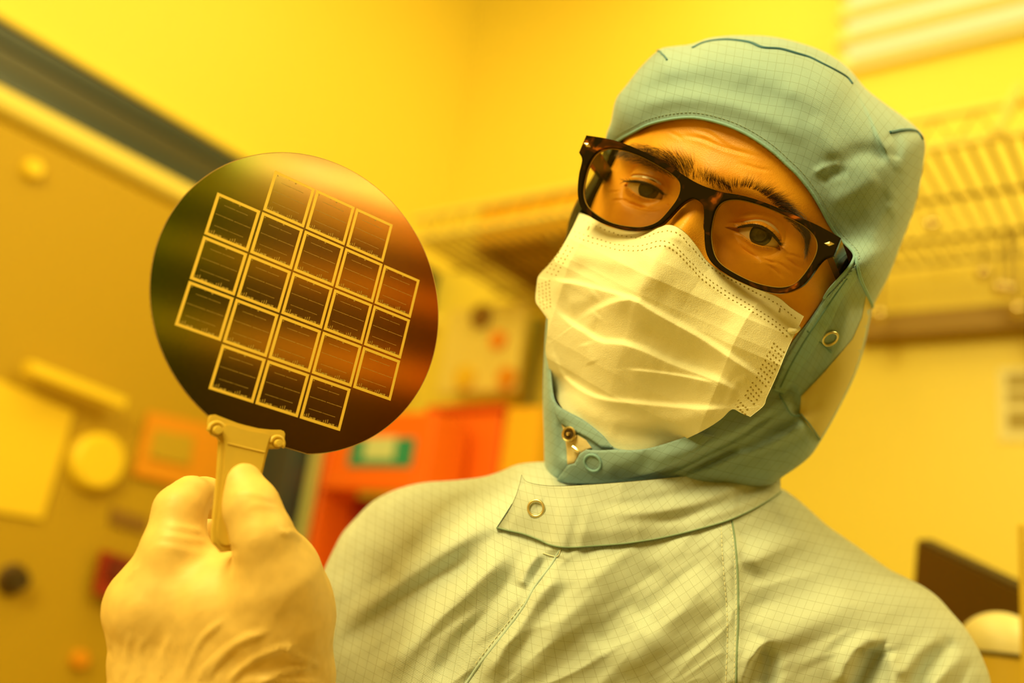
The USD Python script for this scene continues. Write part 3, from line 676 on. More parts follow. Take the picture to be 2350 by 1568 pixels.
# the head: a fine sheet for the face, closed by a rounded back, joined with neck, chest and arm core
def warp_axis(lo, hi, n, centres, tight):
    t = np.linspace(lo, hi, 4000); w = 1 + sum(tight * np.exp(-((t - c) / s) ** 2) for c, s in centres)
    c = np.r_[0, np.cumsum((w[1:] + w[:-1]) / 2)]; return np.interp(np.linspace(0, c[-1], n), c, t)
gx = warp_axis(-84, 84, 430, ((EYES[0][0][0], 17), (EYES[1][0][0], 17)), 1.6)
gy = warp_axis(-138, 124, 400, ((-4, 22),), 2.2)
GX, GY = np.meshgrid(gx, gy, indexing='ij')
Z = zface(GX, GY)
front = np.stack([GX, GY, np.maximum(Z, -100)], -1).reshape(-1, 3)
nxg, nyg = GX.shape
bx, by = gx[::10].copy(), gy[::10].copy(); bx[-1], by[-1] = gx[-1], gy[-1]
# wall and back as a separate closed block merged by boolean
ff = grid_faces(nxg, nyg)
rim = np.r_[np.arange(nyg), np.arange(1, nxg) * nyg + nyg - 1, (nxg - 1) * nyg + np.arange(nyg - 2, -1, -1), np.arange(nxg - 2, 0, -1) * nyg]
nv = len(front); back = front[rim].copy(); back[:, 2] = -101
allv = np.vstack([front, back, [[0, 0, -101]]]); m_ = len(rim); k_ = np.arange(m_); k2 = (k_ + 1) % m_
wf = np.vstack([np.stack([rim[k_], nv + k_, nv + k2], 1), np.stack([rim[k_], nv + k2, rim[k2]], 1), np.stack([nv + k_, np.full(m_, nv + m_), nv + k2], 1)])
shell = np.vstack([ff, wf[:, ::-1]])
def to_man(v, f):
    m = trimesh.Trimesh(v, f, process=False)
    if m.volume < 0: f = f[:, ::-1]
    return manifold3d.Manifold(manifold3d.Mesh(np.ascontiguousarray(v, np.float32), np.ascontiguousarray(f, np.uint32)))
face_m = to_man(allv, shell)
def hull_spheres(pts):                           # (centre, radius) ... -> hull
    out = []
    for c, r in pts:
        out.append(manifold3d.Manifold.sphere(r, 40).translate(tuple(map(float, c))))
    return manifold3d.Manifold.batch_hull(out)
# keep of the sheet only what lies inside the skull outline
skull = manifold3d.Manifold.sphere(1.0, 96).scale((82.0, 104.0, 104.0)).translate((0.0, -3.0, -96.0))
jaw = hull_spheres([((0, -88, -40), 36), ((-38, -62, -78), 30), ((38, -62, -78), 30), ((0, -40, -70), 64)])
nosep = hull_spheres([((0, -40, 0), 26), ((0, 10, -20), 30), ((0, -40, -60), 50)])
clip = skull + jaw + nosep + manifold3d.Manifold.sphere(1.0, 64).scale((83.5, 106.0, 104.0)).translate((0.0, -5.0, -90.0))
backm = manifold3d.Manifold.sphere(1.0, 64).scale((74.0, 96.0, 92.0)).translate((0.0, 0.0, -108.0))
head_m = (face_m ^ clip) + (backm ^ manifold3d.Manifold.cube((400, 400, 300), True).translate((0, 0, -245)))
hv = head_m.to_mesh(); HV = W(H2C(hv.vert_properties[:, :3])); HF = hv.tri_verts
head_w = to_man(HV, HF)
def cm(px, py, d): return W(P(px, py, d))
NECK0 = W(H2C((0, -70, -105))); NECK1 = W(P(1480, 1180, 0.605))
core = hull_spheres([(NECK0, 0.052), (NECK1, 0.056)])
CHEST = NECK1 + np.array([0, 0, -0.22]); HIP = CHEST + np.array([0, 0, -0.34])
SHL, SHR = cm(880, 1330, 0.60), cm(2080, 1500, 0.555)
core = core + hull_spheres([(NECK1 + [0, 0, -0.02], 0.05), (SHL, 0.030), (CHEST, 0.085)]) + hull_spheres([(NECK1 + [0, 0, -0.02], 0.05), (SHR, 0.024), (CHEST, 0.085)]) + hull_spheres([(CHEST, 0.085), (HIP, 0.09)])
body_m = head_w + core

# eyes
for k in (0, 1):
    c, g = EYES[k]
    ico = trimesh.creation.uv_sphere(1.0, (48, 48)); R0 = np.eye(3)
    ax_ = np.cross([0, 1, 0], g); ax_ /= np.linalg.norm(ax_); ay_ = np.cross(g, ax_); B = np.stack([ax_, ay_, g], 1)
    ev = (np.asarray(ico.vertices) * RE) @ B.T + c
    eb = part(person, 'eyeball', (W(H2C(ev)), np.asarray(ico.faces)), 'sclera', smooth=True)
    ri = 5.75
    def cap(r, bulge, n=48):
        rr_ = np.linspace(0, 1, 10); pr = [(r * t, math.sqrt(RE ** 2 - (r * t) ** 2) + 0.5 * (1 - (r * t / 5.75) ** 2) + bulge) for t in rr_]
        v, f = trimesh_lathe(pr, np.zeros(3), np.array([0, 0, 1.0]), n); return W(H2C(v @ B.T + c)), f[:, ::-1]
    part(eb, 'iris', cap(ri, 0.06), 'iris', smooth=True)
    part(eb, 'pupil', cap(2.3, 0.12), 'pupil', smooth=True)
# pink inner corners and lashes
def zf_hit(px, py): return C2H(head_hit(np.asarray(px, float), np.asarray(py, float), lambda x, y: zface(x, y)))
lash_v = []
for k in (0, 1):
    c, g = EYES[k]; s = -1 if k == 0 else 1
    for line, n, ln, dirn, r in ((UPPER[k], 150, 3.8, 1, 0.08), (LOWER[k], 46, 2.6, -1, 0.05)):
        l = lid_uv(k, spline(line, 200)[14:-10]); i = np.sort(rng.integers(6, len(l) - 2, n)); root = c + (l[i] - c) * (RE + 1.5) / (RE + 0.5)
        out = (root - c); out /= np.linalg.norm(out, axis=1, keepdims=True)
        fan = (root[:, 0] - c[0])[:, None] / 12.0 * np.array([1.0, 0, 0])
        d1 = out * 0.9 + np.array([0, -0.15 * dirn, 0.35]) + 0.7 * fan + rng.normal(0, 0.10, (n, 3))
        d2 = out * 0.5 + np.array([0, 0.75 * dirn, 0.2]) + 0.9 * fan + rng.normal(0, 0.12, (n, 3))
        d1 /= np.linalg.norm(d1, axis=1, keepdims=True); d2 /= np.linalg.norm(d2, axis=1, keepdims=True)
        v, f = hair_mesh(root, d1, d2, ln * rng.uniform(0.7, 1.1, n), r)
        lash_v.append((v, f, k))
        if dirn > 0:                             # the dark lash line on the lid margin
            ll = lid_uv(k, spline(line, 40)); ll = c + (ll - c) * (RE + 1.55) / (RE + 0.5); tp = np.clip(np.minimum(np.linspace(0, 1, 40), np.linspace(1, 0, 40)) / 0.25, 0.15, 1)
            lash_v.append((*tube(ll, 0.8 * tp, 6), k))
for k in (0, 1):
    v, f = cat_meshes([(a, b) for a, b, kk in lash_v if kk == k])
    part(person, 'eyelashes', (W(H2C(v)), f), 'lash')
# eyebrows: strands rooted inside traced bands
def brow(band_top, band_bot, n, flow):
    t = rng.random(n) ** 0.9; s = rng.beta(1.6, 1.4, n)
    a = spline(band_top, 100); b = spline(band_bot, 100); i = (t * 99).astype(int)
    px = a[i] * (1 - s[:, None]) + b[i] * s[:, None] + rng.normal(0, 1.2, (n, 2))
    root = zf_hit(px[:, 0], px[:, 1])
    fx = np.interp(t, [q[0] for q in flow], [q[1] for q in flow]); fy = np.interp(t, [q[0] for q in flow], [q[2] for q in flow]); ln = np.interp(t, [q[0] for q in flow], [q[3] for q in flow])
    im = np.stack([fx, -fy], 1) + rng.normal(0, 0.16, (n, 2)); im /= np.linalg.norm(im, axis=1, keepdims=True)   # screen direction
    up_ = np.stack([im[:, 0], im[:, 1], np.zeros(n)], 1) @ MF                     # camera -> head frame
    nrm = np.array([0, 0, 1.0])
    d1 = up_ * 0.85 + nrm * 0.7; d2 = up_ * 1.0 + nrm * 0.12 + rng.normal(0, 0.10, (n, 3))
    d1 /= np.linalg.norm(d1, axis=1, keepdims=True); d2 /= np.linalg.norm(d2, axis=1, keepdims=True)
    root[:, 2] -= 0.15
    return hair_mesh(root, d1, d2, ln * rng.uniform(0.65, 1.15, n), 0.068)
# flow: (fraction, screen x, screen y, length mm)
b1 = brow([(1598, 372), (1560, 358), (1520, 342), (1480, 330), (1445, 332), (1425, 345)], [(1576, 418), (1548, 414), (1510, 396), (1470, 374), (1440, 362), (1425, 354)], 1250,
          [(0, -0.1, -1.0, 8), (0.2, -0.55, -0.75, 8.5), (0.5, -0.9, -0.25, 8.5), (0.8, -0.95, 0.35, 7.0), (1, -0.8, 0.6, 5.5)])
b2 = brow([(1672, 432), (1705, 424), (1740, 430), (1780, 450), (1815, 470), (1848, 498), (1862, 530)], [(1676, 456), (1705, 468), (1745, 478), (1785, 496), (1825, 524), (1846, 550), (1850, 592)], 1500,
          [(0, -0.25, -1.0, 7), (0.12, 0.3, -0.95, 8), (0.35, 0.9, -0.5, 8.5), (0.6, 0.95, 0.3, 8.5), (0.8, 0.55, 0.85, 7.5), (1, -0.1, 1.0, 5.5)])
b3 = brow([(1590, 392), (1610, 392), (1635, 404), (1660, 420), (1680, 432)], [(1588, 414), (1612, 424), (1635, 434), (1660, 440), (1685, 448)], 210,
          [(0, 0.15, -1.0, 7), (0.4, 0.25, -1, 7), (0.7, -0.2, -1.0, 7), (1, -0.35, -0.95, 7)])
part(person, 'eyebrow', (lambda m: (W(H2C(m[0])), m[1]))(b1), 'hair')
part(person, 'eyebrow', (lambda m: (W(H2C(m[0])), m[1]))(cat_meshes([b2, b3])), 'hair')

# ------------------------------------------------------------------ eyeglasses
def gl(px): return to_plane(px, MF, OF)
LH = [(1369, 349.7), (1392, 339.8), (1422.5, 342), (1468.5, 357.4), (1514.5, 382), (1545, 401.8), (1558.9, 417), (1560.4, 435.5), (1552.8, 457), (1529.8, 487.6), (1506.8, 510), (1476, 520.5), (1446, 520.5), (1407, 513), (1376.6, 499), (1350.6, 479), (1339.8, 461), (1336, 435.5), (1343, 397), (1353.6, 369.7)]
RH = [(1641, 481.4), (1654, 464.7), (1676, 457.3), (1709.5, 460), (1765, 477.7), (1820.4, 503.6), (1848, 520), (1870, 542.2), (1875.9, 566.4), (1868.5, 592.3), (1848, 625.6), (1826, 649.7), (1802, 659), (1774, 659), (1728, 647.8), (1681.7, 625.6), (1650, 603.4), (1635.5, 577.5), (1630, 538.7), (1633.6, 507.3)]
FO_A = [(1344.4, 309.9), (1392, 317.6), (1430, 328.3), (1483.8, 351.3), (1529.8, 375.8), (1575.7, 406.4), (1606.4, 423.3), (1637, 434.5), (1663, 441.6), (1709.5, 450), (1765, 468.4), (1820.4, 492.5), (1875.9, 516.5), (1930, 546)]
FO_B = [(1912.9, 588), (1894.4, 593), (1879.6, 607), (1857.4, 638.6), (1838.9, 657), (1813, 670), (1783.4, 673.7), (1746.4, 666.3), (1709.5, 651.5), (1672.5, 633), (1641, 610.8), (1624.4, 590.3), (1617, 562.7), (1615, 511), (1614, 478), (1607.7, 464.7), (1593, 456), (1580, 458.5), (1560.4, 472.3), (1529.8, 504.5), (1514.5, 516.7), (1484, 527.5), (1453, 530), (1422.5, 526), (1376.6, 510), (1343, 488.6), (1329, 467.7), (1324.5, 437), (1327.5, 400), (1334.5, 366.6), (1327.6, 349.7)]
outer = np.vstack([spline(FO_A, 90), spline(FO_B, 200)])
def smooth_closed(p, s=1.2): return np.stack([gaussian_filter1d(p[:, k], s, mode='wrap') for k in (0, 1)], 1)
frame_poly = sg.Polygon(gl(outer)).buffer(0)
holes = [sg.Polygon(gl(smooth_closed(spline(h, 140, True)))) for h in (LH, RH)]
gbase = W(OF)
gls = thing('eyeglasses', gbase, 'dark tortoiseshell eyeglasses with silver diamond rivets worn over the mask', 'glasses')
layers = []
for z0, z1, inset in ((-4.6, -4.3, 0.30), (-4.3, -0.75, 0.0), (-0.75, -0.5, 0.10), (-0.5, -0.25, 0.25), (-0.25, -0.08, 0.45), (-0.08, 0.0, 0.7)):
    pz_ = frame_poly.buffer(-inset * mm)
    for h in holes: pz_ = pz_.difference(h.buffer(inset * mm))
    layers.append(extrude(pz_, z0 * mm, z1 * mm, MF, OF))
v, f = cat_meshes(layers); part(gls, 'frame_front', (W(v), f), 'tortoise', smooth=30)
for h in holes:
    rimp = h.buffer(-0.02 * mm).difference(h.buffer(-0.35 * mm))
    v, f = extrude(rimp, -2.6 * mm, -1.6 * mm, MF, OF); part(gls, 'rim_bevel', (W(v), f), 'rim_clear')
    v, f = extrude(h.buffer(-0.3 * mm), -2.3 * mm, -1.9 * mm, MF, OF); part(gls, 'lens', (W(v), f), 'lens', label='clear lens')
def arm(sgn, corner_u, v0, length, w, hgt, out):
    d = np.array([0.13 * sgn * out, -0.235, -1.0]); d /= np.linalg.norm(d)
    c0 = np.array([corner_u, v0, -1.2])
    ys = np.array([0, -1.0, 0]) ; xs = np.array([-sgn, 0, 0.0])
    pts = []
    for t in (0.0, 22.0, 60.0, length):
        k = np.clip((t - 18) / 60, 0, 1); ddx = np.array([-sgn * 3.0 * k, 0, 0]); hh = hgt * (1 - 0.28 * k)
        o = c0 + d * t + ddx
        pts.append([o, o + ys * hh, o + ys * hh + xs * w, o + xs * w])
    v = np.array(pts).reshape(-1, 3); f = []
    for i in range(3):
        for j in range(4):
            a, b_ = i * 4 + j, i * 4 + (j + 1) % 4; f += [[a, b_, b_ + 4], [a, b_ + 4, a + 4]]
    f += [[0, 2, 1], [0, 3, 2], [12, 13, 14], [12, 14, 15]]
    m = trimesh.Trimesh(v, f, process=False); m.fix_normals()
    m = m.subdivide().subdivide()
    return W(H2C(np.asarray(m.vertices))), np.asarray(m.faces)
cuvL, cuvR = gl(np.array([(1344.4, 309.9), (1327.6, 349.7)])) / mm, gl(np.array([(1930, 546), (1912.9, 588)])) / mm
part(gls, 'temple_arm', arm(-1, cuvL[0, 0] + 0.4, cuvL[0, 1] - 0.8, 72, 4.2, 8.8, 0.2), 'tortoise', smooth=30)
part(gls, 'temple_arm', arm(1, cuvR[0, 0] - 0.1, cuvR[0, 1] - 0.2, 72, 4.2, 9.3, 1.0), 'tortoise', smooth=30)
for (cx, cy, rot, sc) in ((1348, 333, -0.15, 1.0), (1903.5, 559.5, 0.35, 1.0)):
    o = gl(np.array([(cx, cy)]))[0] / mm
    a_, b_ = 2.3 * sc, 1.1 * sc
    dv = np.array([(a_, 0, 0), (0, b_, 0), (-a_, 0, 0), (0, -b_, 0), (0, 0, 0.55)]); c_, s_ = math.cos(rot), math.sin(rot)
    dv[:, :2] = dv[:, :2] @ np.array([[c_, s_], [-s_, c_]])
    dv = np.vstack([dv, dv[:4] + [0, 0, -0.6]]); dv[:, :2] += o; dv[:, 2] += 0.06
    part(gls, 'rivet', (W(H2C(dv)), np.array([[0, 1, 4], [1, 2, 4], [2, 3, 4], [3, 0, 4], [5, 6, 1], [5, 1, 0], [6, 7, 2], [6, 2, 1], [7, 8, 3], [7, 3, 2], [8, 5, 0], [8, 0, 3], [5, 7, 6], [5, 8, 7]])), 'silver', label='silver diamond rivet')
for s in (-1, 1):
    m = trimesh.creation.icosphere(2); v = np.asarray(m.vertices) * [1.6, 5.0, 3.0]; v = v @ np.array([[math.cos(.3 * s), math.sin(.3 * s), 0], [-math.sin(.3 * s), math.cos(.3 * s), 0], [0, 0, 1]]) + [s * 9.2, -8.5, -5.5]
    part(gls, 'nose_pad', (W(H2C(v)), np.asarray(m.faces)), 'tortoise', smooth=True)

# ------------------------------------------------------------------ hood: strips between the face opening and the outline, in camera space
OC = np.array([1600.0, 640.0])                   # centre of the polar grid (pixels)
def polar(px): q = np.asarray(px, float) - OC; return np.arctan2(-q[..., 1], q[..., 0]), np.hypot(q[..., 0], q[..., 1])
def polar_table(line, sm=1.5, n=1440):
    l = spline(line, 4000, True); a, r = polar(l); g = np.linspace(-np.pi, np.pi, n, endpoint=False); o = np.argsort(a)
    t = np.interp(g, np.r_[a[o] - 2 * np.pi, a[o], a[o] + 2 * np.pi], np.tile(r[o], 3)); return g, gaussian_filter1d(t, sm, mode='wrap')
HOOD_S = [(1402, 280), (1413, 229), (1438, 195), (1472, 152), (1513, 114), (1540, 107), (1587, 101), (1625, 88), (1668, 82), (1711, 81), (1753, 82), (1796, 88), (1838, 99), (1881, 114), (1923, 137), (1953, 163), (1987, 203), (2030, 237), (2072, 267), (2102, 292), (2120, 314), (2123, 345), (2115, 403), (2098, 480), (2068, 560), (2038, 637), (2004, 702),
          (1997, 734), (1983, 798), (1962, 862), (1932, 925), (1902, 981), (1883, 1013), (1864, 1042), (1838, 1066), (1800, 1092), (1760, 1115), (1650, 1125), (1500, 1135), (1350, 1138), (1275, 1130), (1251, 1112), (1249, 1060), (1248, 1000), (1246, 940), (1246, 883), (1248, 823), (1253, 740), (1262, 680), (1280, 600), (1298, 545), (1306, 505), (1322, 465), (1345, 430), (1368, 390), (1383, 350), (1393, 305)]
HOOD_O = [(1421, 324), (1455, 305), (1489, 288), (1532, 277), (1574, 272), (1608, 274), (1647, 283), (1689, 298), (1732, 321), (1774, 351), (1804, 379), (1830, 404), (1860, 442), (1881, 476), (1902, 515), (1923, 545), (1956, 580), (1955, 600), (1938, 624), (1900, 667), (1881, 700), (1855, 738), (1830, 768), (1804, 805), (1783, 840), (1754, 868), (1718, 892), (1668, 925), (1626, 974), (1562, 1006), (1511, 1023), (1477, 1031), (1440, 1033), (1408, 1026), (1383, 998), (1340, 964), (1306, 946), (1281, 930), (1270, 904), (1264, 840), (1266, 780), (1275, 720), (1285, 670), (1300, 600), (1316, 545), (1326, 500), (1345, 462), (1368, 420), (1392, 370), (1402, 345)]
ga, RS = polar_table(HOOD_S); _, RO = polar_table(HOOD_O)
RO = np.minimum(RO, RS - 7)
# outline depth and opening depth around the clock (screen angle degrees: 0 right, 90 up)
def ring(tab):
    d = np.radians([t[0] for t in tab]); v = [t[1] for t in tab]; return gaussian_filter1d(np.interp(ga, np.r_[d - 2 * np.pi, d, d + 2 * np.pi], np.tile(v, 3)), 20, mode='wrap')
DS = ring([(-170, 0.563), (-135, 0.575), (-110, 0.565), (-80, 0.555), (-50, 0.57), (-25, 0.60), (0, 0.602), (30, 0.600), (60, 0.592), (90, 0.586), (120, 0.575), (150, 0.560)])
_op = np.stack([OC[0] + RO * np.cos(ga), OC[1] - RO * np.sin(ga)], 1)
_oh = head_hit(_op[:, 0], _op[:, 1], lambda x, y: np.maximum(zface(x, y, False), -66 + 40 * np.exp(-((ga - 0.06) / 0.22) ** 2)) + 3.0)
DO = gaussian_filter1d(np.clip(-_oh[:, 2], 0.45, 0.58), 14, mode='wrap')
_jaw = ring([(-180, 1), (-160, 1), (-140, 1), (-60, 1), (-42, 0.6), (-25, 0), (0, 0), (150, 0), (170, 1)])
DO = DO * (1 - _jaw) + _jaw * ring([(-180, 0.556), (-150, 0.548), (-135, 0.530), (-110, 0.515), (-95, 0.514), (-80, 0.520), (-60, 0.532), (-40, 0.545), (0, 0.55), (170, 0.556)])
EXPO = ring([(-180, 2.0), (-140, 2.2), (-90, 2.6), (-50, 2.2), (-15, 2.2), (20, 2.9), (60, 3.0), (100, 2.6), (150, 2.2)])
HF_ = [  # folds of the cap and of the neck part: polyline, mm, px, asym
    ([(1500, 165), (1560, 150), (1640, 140), (1720, 150)], 2.0, 26, 0), ([(1440, 215), (1500, 200), (1600, 195), (1700, 215), (1800, 250)], -1.6, 26, 0),
    ([(1430, 255), (1500, 232), (1600, 225), (1700, 245), (1790, 285), (1860, 340)], 1.6, 22, 0),
    ([(1790, 180), (1850, 260), (1900, 330), (1960, 400)], 1.8, 30, 0), ([(1700, 170), (1760, 215), (1830, 245), (1890, 290)], -1.6, 24, 0),
    ([(1953, 172), (1975, 220), (2000, 270), (2020, 320), (2045, 372)], 3.2, 22, 1), ([(2045, 372), (2010, 350), (1970, 352), (1930, 372), (1890, 392)], -2.6, 22, 0),
    ([(2040, 300), (2060, 330), (2050, 368)], -2.6, 16, 0), ([(2075, 300), (2082, 350), (2060, 400)], 2.0, 16, 0),
    ([(1900, 470), (1960, 440), (2020, 400)], 1.6, 24, 0), ([(1930, 520), (1990, 480), (2050, 440)], -1.4, 24, 0), ([(1990, 560), (2030, 500), (2060, 430)], 1.0, 18, 0),
    ([(1880, 420), (1910, 402), (1950, 392)], -1.2, 12, 0), ([(1866, 400), (1900, 382), (1930, 376)], 1.2, 10, 0),
    ([(2020, 640), (2035, 560), (2060, 480)], -1.3, 20, 0), ([(2040, 460), (2055, 500), (2050, 560)], 1.2, 12, 0),
    # neck
    ([(1790, 940), (1700, 1000), (1620, 1040), (1560, 1072), (1500, 1098)], -3.6, 8, 0), ([(1700, 1030), (1620, 1066), (1550, 1094)], -3.0, 7, 0), ([(1840, 960), (1760, 1010), (1690, 1040)], -2.6, 9, 0),
    ([(1905, 905), (1860, 945), (1800, 975), (1730, 1010), (1640, 1050), (1560, 1092)], -3.4, 17, 0), ([(1880, 930), (1800, 1000), (1720, 1035), (1640, 1072)], 2.4, 18, 0),
    ([(1800, 905), (1740, 965), (1660, 1005), (1580, 1035), (1480, 1062)], 2.4, 24, 0), ([(1860, 1000), (1790, 1030), (1720, 1050), (1650, 1080)], -2.0, 16, 0),
    ([(1500, 1050), (1460, 1080), (1400, 1098)], -1.8, 18, 0), ([(1810, 880), (1830, 930), (1822, 955)], -2.6, 12, 0), ([(1790, 900), (1815, 960), (1850, 1000)], 1.6, 20, 0),
    ([(1290, 960), (1292, 1010), (1300, 1060)], -2.0, 12, 0), ([(1262, 960), (1268, 1020), (1262, 1080)], 1.2, 12, 0), ([(1252, 1065), (1280, 1080), (1300, 1095)], -2.0, 14, 0),
    ([(1880, 720), (1900, 760), (1890, 820), (1860, 870)], -1.5, 14, 0), ([(1930, 660), (1945, 720), (1930, 790), (1895, 850)], 1.4, 14, 0), ([(1958, 640), (1968, 690), (1960, 740)], -1.0, 9, 0)]
def hood_pt(px, py, off=0.0, fold=True):
    """camera point of the hood surface under a pixel, lifted by off (m) towards the camera"""
    px, py = np.asarray(px, float), np.asarray(py, float)
    a, r = polar(np.stack([px, py], -1)); idx = (a + np.pi) / (2 * np.pi) * len(ga)
    it = lambda T: np.interp(idx, np.arange(len(ga) + 1), np.r_[T, T[0]])
    rs, ro, ds, do, ex = it(RS), it(RO), it(DS), it(DO), it(EXPO)
    p = np.clip((r - ro) / (rs - ro), -0.2, 0.9995)
    pp = np.clip(p, 0, 1)
    d = do + (ds - do) * (1 - (1 - pp ** ex) ** (1 / ex)) + 0.012 * np.minimum(p, 0)
    if fold: d = d - 1.5 * folds(px, py, HF_) * np.clip((1 - pp ** 3) * 1.2, 0, 1) * 1.0 - 0.0012 * (meshkit.fbm(np.stack([px / 70, py / 70, 0 * px], -1), 3, 5) - 0.5) * (1 - pp ** 4)
    return P(px, py, d - off)
def strip(alpha0, alpha1, ns, npp, off=0.0, p0=0.0, p1=1.0, thick_edge=True):
    """alpha0, alpha1: functions of p (screen angle, radians); surface from the opening to the outline and over to the back"""
    t = np.linspace(0, 1, npp) ; pe = p0 + (p1 - p0) * np.sin(t * np.pi / 2) ** 1.0
    s = np.linspace(0, 1, ns)
    A = alpha0(pe)[None, :] + (alpha1(pe) - alpha0(pe))[None, :] * s[:, None]
    idx = ((A + np.pi) % (2 * np.pi)) / (2 * np.pi) * len(ga)
    it = lambda T: np.interp(idx, np.arange(len(ga) + 1), np.r_[T, T[0]])
    rs, ro, ds = it(RS), it(RO), it(DS)
    r = ro + (rs - ro) * np.minimum(pe, 0.9995)[None, :]
    px, py = OC[0] + r * np.cos(A), OC[1] - r * np.sin(A)
    C = hood_pt(px, py, off)
    rows = [C]
    # inner hem turned under at the opening
    e = P(px[:, 0], py[:, 0], -C[:, 0, 2] + 0.0035); e2 = P(OC[0] + (px[:, 0] - OC[0]) * 1.03, OC[1] + (py[:, 0] - OC[1]) * 1.03, -C[:, 0, 2] + 0.005)
    if thick_edge: rows = [e2[:, None], e[:, None], C]
    # back of the hood: over the outline and in
    bk = []
    if p1 > 0.99:
        for q in (0.97, 0.90, 0.78, 0.6, 0.35, 0.1):
            rr = rs[:, -1] * q; z = ds[:, -1] + 0.085 * math.sqrt(1 - q * q) * 1.5
            bk.append(P(OC[0] + rr * np.cos(A[:, -1]), OC[1] - rr * np.sin(A[:, -1]), z)[:, None])
    V = np.concatenate(rows + bk, 1); n, m = V.shape[:2]
    return V.reshape(-1, 3), grid_faces(n, m), (n, m)
def cloth_uv(c):
    q = proj(c) - [1600, 250]; b = np.clip((q[:, 0] - 200) / 300, 0, 1); b = b * b * (3 - 2 * b)
    a = np.radians(14) + np.radians(24) * b; k = 0.56 / FPX
    x = q[:, 0] + 0.0004 * q[:, 1] ** 2; y = q[:, 1] + 0.00035 * (q[:, 0]) ** 2
    return np.stack([(x * np.cos(a) + y * np.sin(a)) * k, (-x * np.sin(a) + y * np.cos(a)) * k], 1)
rad = np.radians
edge_r0, edge_r1 = polar((1960, 588))[0], polar((2004, 702))[0]
edge_l = polar((1398, 338))[0]
crown_r = lambda p: edge_r0 + (edge_r1 - edge_r0) * p ** 1.0
crown_l = lambda p: edge_l + 0.03 + 0 * p
low0 = lambda p: crown_l(p) - 0.05
low1 = lambda p: crown_r(p) + 2 * np.pi + 0.05
v, f, _ = strip(low0, low1, 420, 90, 0.0)
def cloth_part(parent, name, v, f, m, uvf, smooth=True, label=None):
    return part(parent, name, (W(v), f), m, smooth=smooth, uv=uvf(v), label=label)
hood = cloth_part(person, 'hood', v, f, 'hood_cloth', cloth_uv, label='pale blue cleanroom hood with a fine dark thread grid')
v, f, (n, m) = strip(crown_r, lambda p: crown_l(p), 420, 110, 0.0016)
crown = cloth_part(hood, 'crown_panel', v, f, 'hood_cloth', cloth_uv)
# seams, hems and piping on the hood
def on_hood(line, n, off): l = spline(line, n) if len(line) > 2 else np.asarray(line, float); return W(hood_pt(l[:, 0], l[:, 1], off))
def wobble(p, a, seed):
    r = np.random.default_rng(seed); return p + gaussian_filter1d(r.normal(0, a, p.shape), 3, axis=0)
for k, (line, r) in enumerate(((([(1590, 110), (1612, 99), (1640, 93), (1675, 92), (1720, 98), (1750, 110), (1790, 113), (1830, 124), (1858, 132), (1885, 145), (1915, 160), (1942, 176), (1955, 192)]), 0.0009),
                               (([(1510, 116), (1522, 126), (1532, 138)]), 0.0006), (([(2043, 305), (2065, 301), (2088, 298), (2104, 302), (2116, 318)]), 0.0010))):
    part(hood, 'blue_seam', tube(wobble(on_hood(line, 60, 0.0018), 0.0004, k), r, 6), 'seam_blue', smooth=True, label='dark blue piped seam')
ol = np.stack([OC[0] + (RO + 2) * np.cos(ga), OC[1] - (RO + 2) * np.sin(ga)], 1)
aa = np.degrees(ga)
sel = (aa > -9) & (aa < math.degrees(crown_l(np.array(0.0))))
part(hood, 'face_hem', tube(W(hood_pt(ol[sel][:, 0], ol[sel][:, 1], 0.0017)), 0.0008, 8), 'hem_cloth', smooth=True)
def stitches(pts, step, ln, r):
    p = np.asarray(pts); s = np.r_[0, np.cumsum(np.linalg.norm(np.diff(p, axis=0), axis=1))]; out = []
    for t in np.arange(0, s[-1] - ln, step):
        a = np.array([np.interp(t, s, p[:, k]) for k in range(3)]); b = np.array([np.interp(t + ln, s, p[:, k]) for k in range(3)])
        out.append(tube([a, (a + b) / 2, b], [r * .6, r, r * .6], 5))
    return cat_meshes(out)
o2 = np.stack([OC[0] + (RO + 14) * np.cos(ga), OC[1] - (RO + 14) * np.sin(ga)], 1)
part(hood, 'hem_stitching', stitches(W(hood_pt(o2[sel][:, 0], o2[sel][:, 1], 0.0019)), 0.0024, 0.0016, 0.00022), 'thread_green', kind='stuff')
# lower edge of the cap: folded rim
ed = np.array([(1963, 590), (1967, 608), (1975, 640), (1990, 674), (2003, 704)]); 
part(hood, 'cap_edge', tube(on_hood(ed, 30, 0.0014), 0.0009, 8), 'hem_cloth', smooth=True)
# the flat placket band along the face opening, right side, and its seam lines
def hood_patch(poly_px, off, step=7.0, edge=0.0012):
    pg = sg.Polygon(poly_px).buffer(0); x0, y0, x1, y1 = pg.bounds
    b = spline(np.vstack([poly_px, poly_px[:1]]), 4) if False else np.asarray(pg.segmentize(step).exterior.coords)[:-1]
    X, Y = np.meshgrid(np.arange(x0, x1, step), np.arange(y0, y1, step)); g = np.stack([X.ravel(), Y.ravel()], 1)
    inn = shapely.contains_xy(pg.buffer(-step * 0.45), g[:, 0], g[:, 1]); pts = np.vstack([b, g[inn]])
    from scipy.spatial import Delaunay
    t = Delaunay(pts).simplices; c = pts[t].mean(1); t = t[shapely.contains_xy(pg, c[:, 0], c[:, 1])]
    top = hood_pt(pts[:, 0], pts[:, 1], off); low = hood_pt(b[:, 0], b[:, 1], off - edge)
    n, k = len(pts), len(b); i = np.arange(k); j = (i + 1) % k
    f = np.vstack([t, np.stack([i, j, n + j], 1), np.stack([i, n + j, n + i], 1)])
    return np.vstack([top, low]), f
v, f = hood_patch([(1989, 672), (1978, 730), (1957, 778), (1923, 818), (1881, 866), (1838, 910), (1834, 950), (1881, 1010), (1900, 978), (1930, 922), (1959, 860), (1979, 798), (1993, 734), (1999, 704)], 0.0012)
